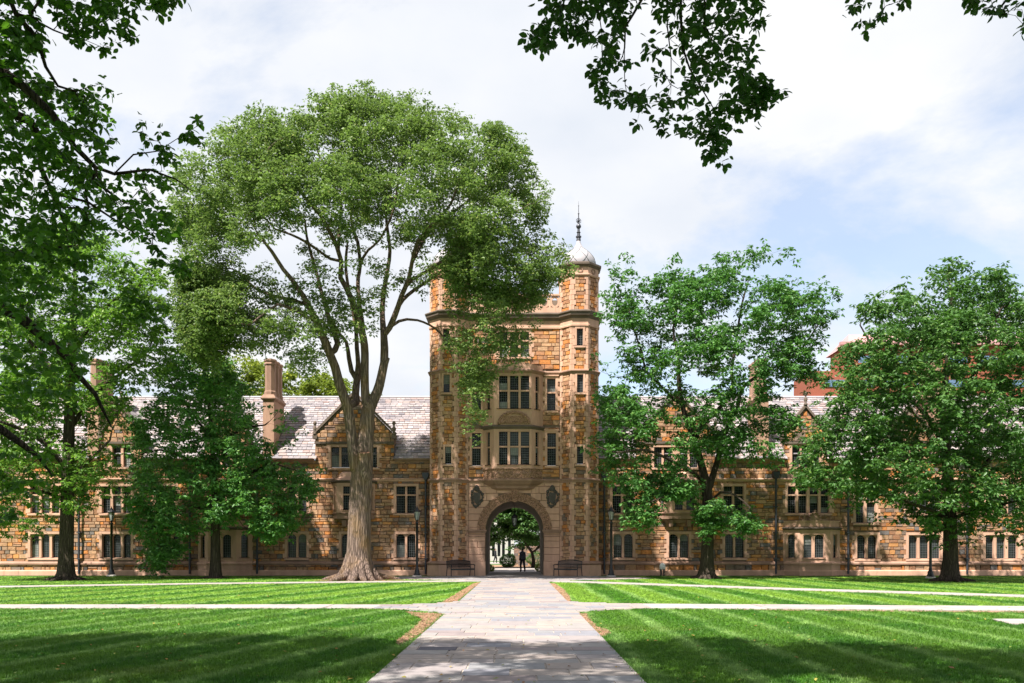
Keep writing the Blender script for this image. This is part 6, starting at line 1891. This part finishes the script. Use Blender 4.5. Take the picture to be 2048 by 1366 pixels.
near_tree('foreground_tree', 'dark leafy tree close on the left with boughs reaching into the top left', [(-10.5, 5.5, -.1, .55), (-10.4, 5.6, 1.2, .45), (-10.2, 5.8, 3, .40), (-10, 6, 5, .36), (-9.6, 6, 7, .3), (-9, 5.5, 9.5, .2)],
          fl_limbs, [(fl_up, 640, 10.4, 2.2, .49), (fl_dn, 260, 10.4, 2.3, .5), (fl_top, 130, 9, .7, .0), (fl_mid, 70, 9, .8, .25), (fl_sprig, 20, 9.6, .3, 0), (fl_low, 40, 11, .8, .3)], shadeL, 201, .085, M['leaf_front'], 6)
D6 = lambda l, Y: [(*W3(1040 + x / 3.657, y / 3.657, Y + dy), w) for x, y, dy, w in l]
br_limbs = [
    [(6.2, .5, 7, .14), (4.5, 4.5, 8.5, .11), (2.5, 7.5, 8.4, .06)] + D6([(900, -20, 0, .014), (830, 100, 0, .012), (770, 200, .05, .010), (765, 350, .1, .008), (765, 560, .1, .005)], 8.5),
    [(2.5, 7.5, 8.4, .04)] + D6([(1175, -30, 0, .016), (1178, 150, .05, .014), (1190, 350, .1, .011), (1240, 500, .1, .009), (1330, 650, .15, .007), (1420, 800, .2, .005), (1440, 1000, .2, .0035)], 8.6),
    [(2.5, 7.5, 8.4, .04)] + D6([(1072, -30, .1, .010), (1078, 200, .1, .008), (1105, 420, .2, .006), (1105, 620, .2, .005), (1040, 800, .3, .003)], 8.8),
    [(2.5, 7.5, 8.4, .03)] + D6([(1350, -30, .1, .010), (1350, 180, .1, .008), (1430, 340, .2, .006), (1560, 420, .2, .005), (1640, 560, .3, .003)], 8.4),
    [(1.5, 7.0, 7.9, .03)] + D6([(560, -30, .1, .009), (600, 250, .1, .006), (600, 500, .2, .004)], 8.5),
    [(1.0, 7.0, 7.9, .03)] + D6([(330, -30, .1, .009), (300, 130, .1, .006), (190, 260, .2, .004)], 8.5),
    [(6.2, .5, 7, .12), (6.5, 5, 8.5, .06), (*W3(1760, -60, 9), .02), (*W3(1765, 20, 9), .006)],
    [(6.5, 5, 8.5, .05), (*W3(2050, -50, 9), .02), (*W3(2010, 30, 9), .006)],
]
br_main = [(1065, -40), (1500, -40), (1535, 10), (1538, 60), (1530, 100), (1530, 150), (1562, 180), (1540, 195), (1510, 220), (1495, 225), (1470, 240), (1455, 255), (1440, 322), (1425, 318), (1412, 280), (1375, 300), (1345, 275), (1310, 270), (1300, 235), (1268, 255), (1262, 215), (1230, 205), (1200, 210), (1190, 160), (1165, 120), (1160, 110), (1178, 95), (1150, 70), (1110, 70), (1095, 95), (1052, 88), (1065, 65), (1100, 40), (1075, 20)]
br_2 = [(1695, -40), (1825, -40), (1820, 15), (1790, 20), (1760, 55), (1730, 65), (1700, 40)]
br_3 = [(1920, -40), (2070, -40), (2070, 70), (2020, 78), (2000, 40), (1960, 20), (1925, 15)]
shadeR = _can[_can[:, 0] >= -4.5]
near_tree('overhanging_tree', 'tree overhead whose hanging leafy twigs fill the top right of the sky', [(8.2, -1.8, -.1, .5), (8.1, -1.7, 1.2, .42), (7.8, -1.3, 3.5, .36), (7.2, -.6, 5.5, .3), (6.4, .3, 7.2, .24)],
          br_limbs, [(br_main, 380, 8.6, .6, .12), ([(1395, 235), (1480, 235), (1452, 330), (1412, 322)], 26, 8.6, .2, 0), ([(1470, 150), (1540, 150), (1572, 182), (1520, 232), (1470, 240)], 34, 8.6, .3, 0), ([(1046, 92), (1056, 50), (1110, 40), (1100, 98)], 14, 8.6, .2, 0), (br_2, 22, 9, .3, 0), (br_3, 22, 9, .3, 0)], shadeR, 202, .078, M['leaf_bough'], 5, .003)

# ------------------------------------------------------------------ street furniture and people
def make_lamp(x, y, label):
    t = thing('lamp_post', label, 'lamp post', (x, y, 0), 'lamp posts along the wall')
    m = MB(); m.lathe((0, 0, 0), [(.28, -.02), (.28, .06), (.24, .10)], 16); m.build('footing', M['concrete'], t)
    m = MB(); m.lathe((0, 0, .10), [(.20, 0), (.20, .06), (.17, .10), (.14, .2), (.15, .26), (.10, .34), (.085, .45), (.075, .5), (.072, 3.0), (.10, 3.02), (.10, 3.08), (.05, 3.12), (.06, 3.2)], 14); m.build('pole', M['blackmetal'], t, True)
    ln = MB()
    z0, z1 = 3.32, 3.80
    ln.lathe((0, 0, z0 - .05), [(.05, 0), (.11, .02), (.12, .06)], 6)
    for k in range(6):
        a = k * math.pi / 3
        ln.tube([(.105 * math.cos(a), .105 * math.sin(a), z0), (.19 * math.cos(a), .19 * math.sin(a), z1)], .012, 4)
    ln.lathe((0, 0, z1), [(.20, -.01), (.235, .01), (.235, .04), (.13, .15), (.08, .20), (.08, .23), (.04, .26), (.02, .36), (.01, .38)], 6)
    l = ln.build('lantern', M['blackmetal'], t)
    g = MB(); g.lathe((0, 0, z0), [(.09, .01), (.175, z1 - z0 - .01)], 6); g.build('lamp_glass', M['lampglass'], l)
    return t
l0 = make_lamp(X(834, 49.6), 49.6, 'black lamp post standing just left of the tower')
def dup(root, loc, label=None, rz=None):
    r = root.copy(); COL.objects.link(r); r.location = loc
    if rz is not None: r.rotation_euler = (0, 0, rz)
    if label: r['label'] = label
    for ch in list(root.children):
        c = ch.copy(); COL.objects.link(c); c.parent = r
        for g in ch.children:
            d = g.copy(); COL.objects.link(d); d.parent = c
    return r
dup(l0, (X(1222.5, 49.4), 49.4, 0), 'black lamp post standing just right of the tower')
dup(l0, (X(223, 50.6), 50.6, 0), 'black lamp post between the two left trees')
dup(l0, (X(1861, 47), 47, 0), 'black lamp post beside the dense tree at far right')

def make_bench(loc, rz, label):
    t = thing('park_bench', label, 'bench', loc, 'benches beside the archway', rz)
    W_ = .78
    m = MB()
    for i in range(6):
        y = -.24 + i * .085; m.wbox(-W_, W_, y, y + .06, .42, .45)
    m.wbox(-W_, W_, -.26, -.22, .36, .42); m.build('seat', M['benchmetal'], t)
    m = MB()
    pts = [(-W_ + 2 * W_ * i / 12, .33, .86 + .09 * math.sin(math.pi * i / 12)) for i in range(13)]
    m.tube(pts, .028, 6); m.tube([(-W_, .28, .52), (W_, .28, .52)], .022, 6)
    for i in range(1, 24):
        x = -W_ + 2 * W_ * i / 24
        m.tube([(x, .28, .52), (x, .33, .86 + .09 * math.sin(math.pi * i / 24))], .021, 4)
    m.build('backrest', M['benchmetal'], t)
    for sx in (-1, 1):
        m = MB(); m.tube([(sx * W_, .30, .66), (sx * W_, .05, .68), (sx * W_, -.22, .67), (sx * W_, -.28, .62)], .026, 6); m.build('armrest', M['benchmetal'], t)
        m = MB(); m.tube([(sx * W_, -.24, .66), (sx * W_, -.24, .35), (sx * W_, -.26, 0)], .024, 6); m.build('leg', M['benchmetal'], t)
        m = MB(); m.tube([(sx * W_, .33, .9), (sx * W_, .27, .45), (sx * W_, .36, 0)], .026, 6); m.build('leg', M['benchmetal'], t)
    return t
b0 = make_bench((X(922, 50.0), 50.0, 0.034), R(32), 'black metal bench left of the archway turned towards the path')
dup(b0, (X(1135, 50.0), 50.0, 0.034), 'black metal bench right of the archway turned towards the path', R(-32))

# standpipe by the right wing wall
sp = thing('standpipe', 'white-capped double water standpipe at the foot of the right wing', 'standpipe', (X(1325, 51.6), 51.6, 0))
m = MB()
for dx in (-.09, .09): m.lathe((dx, 0, 0), [(.05, -.02), (.05, .35), (.07, .38), (.07, .44)], 10)
m.build('pipe', M['blackmetal'], sp)
m = MB(); m.lathe((0, 0, .40), [(.15, 0), (.18, .03), (.18, .22), (.15, .30), (.08, .36), (.02, .38)], 14, .5, 0, 1.0, .7)
for dx in (-.09, .09): m.tube([(dx, -.1, .52), (dx, -.2, .50)], .05, 8)
m.build('cap', M['cap'], sp)
# hanging lantern in the passage
hl = thing('hanging_lantern', 'dark lantern hanging on a chain from the archway vault', 'lantern', (X(1029, 54), 54, 0))
m = MB(); zt = Z(1027, 54)
m.tube([(0, 0, zt), (0, 0, zs + ar)], .012, 5); m.build('chain', M['blackmetal'], hl)
m = MB(); m.lathe((0, 0, zt - .28), [(.17, 0), (.22, .03), (.20, .12), (.08, .24), (.03, .30)], 6)
for k in range(6):
    a = k * math.pi / 3; m.tube([(.12 * math.cos(a), .12 * math.sin(a), zt - .75), (.17 * math.cos(a), .17 * math.sin(a), zt - .28)], .014, 4)
m.lathe((0, 0, zt - .80), [(.03, -.06), (.12, 0), (.13, .05)], 6)
l = m.build('lantern_frame', M['blackmetal'], hl)
m = MB(); m.lathe((0, 0, zt - .74), [(.10, 0), (.155, .45)], 6); m.build('lantern_glass', M['lampglass'], l)

def make_person(loc, rz, label, hgt, top, legs_c, hair):
    t = thing('person', label, 'person', loc, None, rz)
    k = hgt / 1.75
    V = [(0, 0, .95), (0, 0, 1.12), (0, .01, 1.32), (0, .01, 1.46), (0, -.01, 1.53), (0, -.015, 1.62), (0, -.01, 1.73),
         (.16, .01, 1.41), (.20, .04, 1.15), (.19, -.08, .93), (.19, -.13, .85), (-.16, .01, 1.41), (-.20, -.01, 1.15), (-.19, .05, .92), (-.18, .05, .84),
         (.09, 0, .90), (.10, -.13, .50), (.10, -.06, .09), (.10, -.20, .05), (-.09, 0, .90), (-.10, .09, .50), (-.10, .25, .14), (-.10, .13, .05)]
    E = [(0, 1), (1, 2), (2, 3), (3, 4), (4, 5), (5, 6), (3, 7), (7, 8), (8, 9), (9, 10), (3, 11), (11, 12), (12, 13), (13, 14), (0, 15), (15, 16), (16, 17), (17, 18), (0, 19), (19, 20), (20, 21), (21, 22)]
    rad = [.19, .18, .20, .15, .065, .105, .09, .085, .07, .055, .05, .085, .07, .055, .05, .12, .085, .065, .055, .12, .085, .065, .055]
    me = bpy.data.meshes.new('body')
    me.from_pydata([(a * k, b * k, c * k) for a, b, c in V], E, [])
    tt = NT('clothing'); sp_ = tt.node('ShaderNodeSeparateXYZ'); tt.link(tt.obj(), sp_.inputs[0])
    c_ = tt.ramp(tt.math('DIVIDE', sp_.outputs[2], 1.8 * k), [(0, (.02, .02, .02)), (.05, legs_c), (.53, top), (.85, (.35, .2, .14))], 'CONSTANT')
    me.materials.append(tt.set(c_, .85))
    o = bpy.data.objects.new('body', me); link(o, t)
    sk = o.modifiers.new('skin', 'SKIN')
    for i, r_ in enumerate(rad): me.skin_vertices[0].data[i].radius = (r_ * k, r_ * k * (.75 if i < 4 else 1))
    me.skin_vertices[0].data[0].use_root = True
    o.modifiers.new('sub', 'SUBSURF').levels = 2; o.modifiers['sub'].render_levels = 2
    m = MB(); m.blob((0, .02 * k, 1.66 * k), .105 * k, .5, .85, 1, 1.05, 12, 8); m.build('hair', hair, t, True)
    return t
mh = mat_plain('dark_hair', (.02, .015, .012), .6)
make_person((X(1045, 59.3), 59.3, .024), R(200), 'person in dark clothes walking away through the archway', 1.66, (.13, .15, .20), (.03, .032, .045), mh)
make_person((X(991, 100), 100, .0), R(80), 'distant person in dark clothes seen left through the archway', 1.7, (.015, .017, .02), (.012, .012, .015), mh)
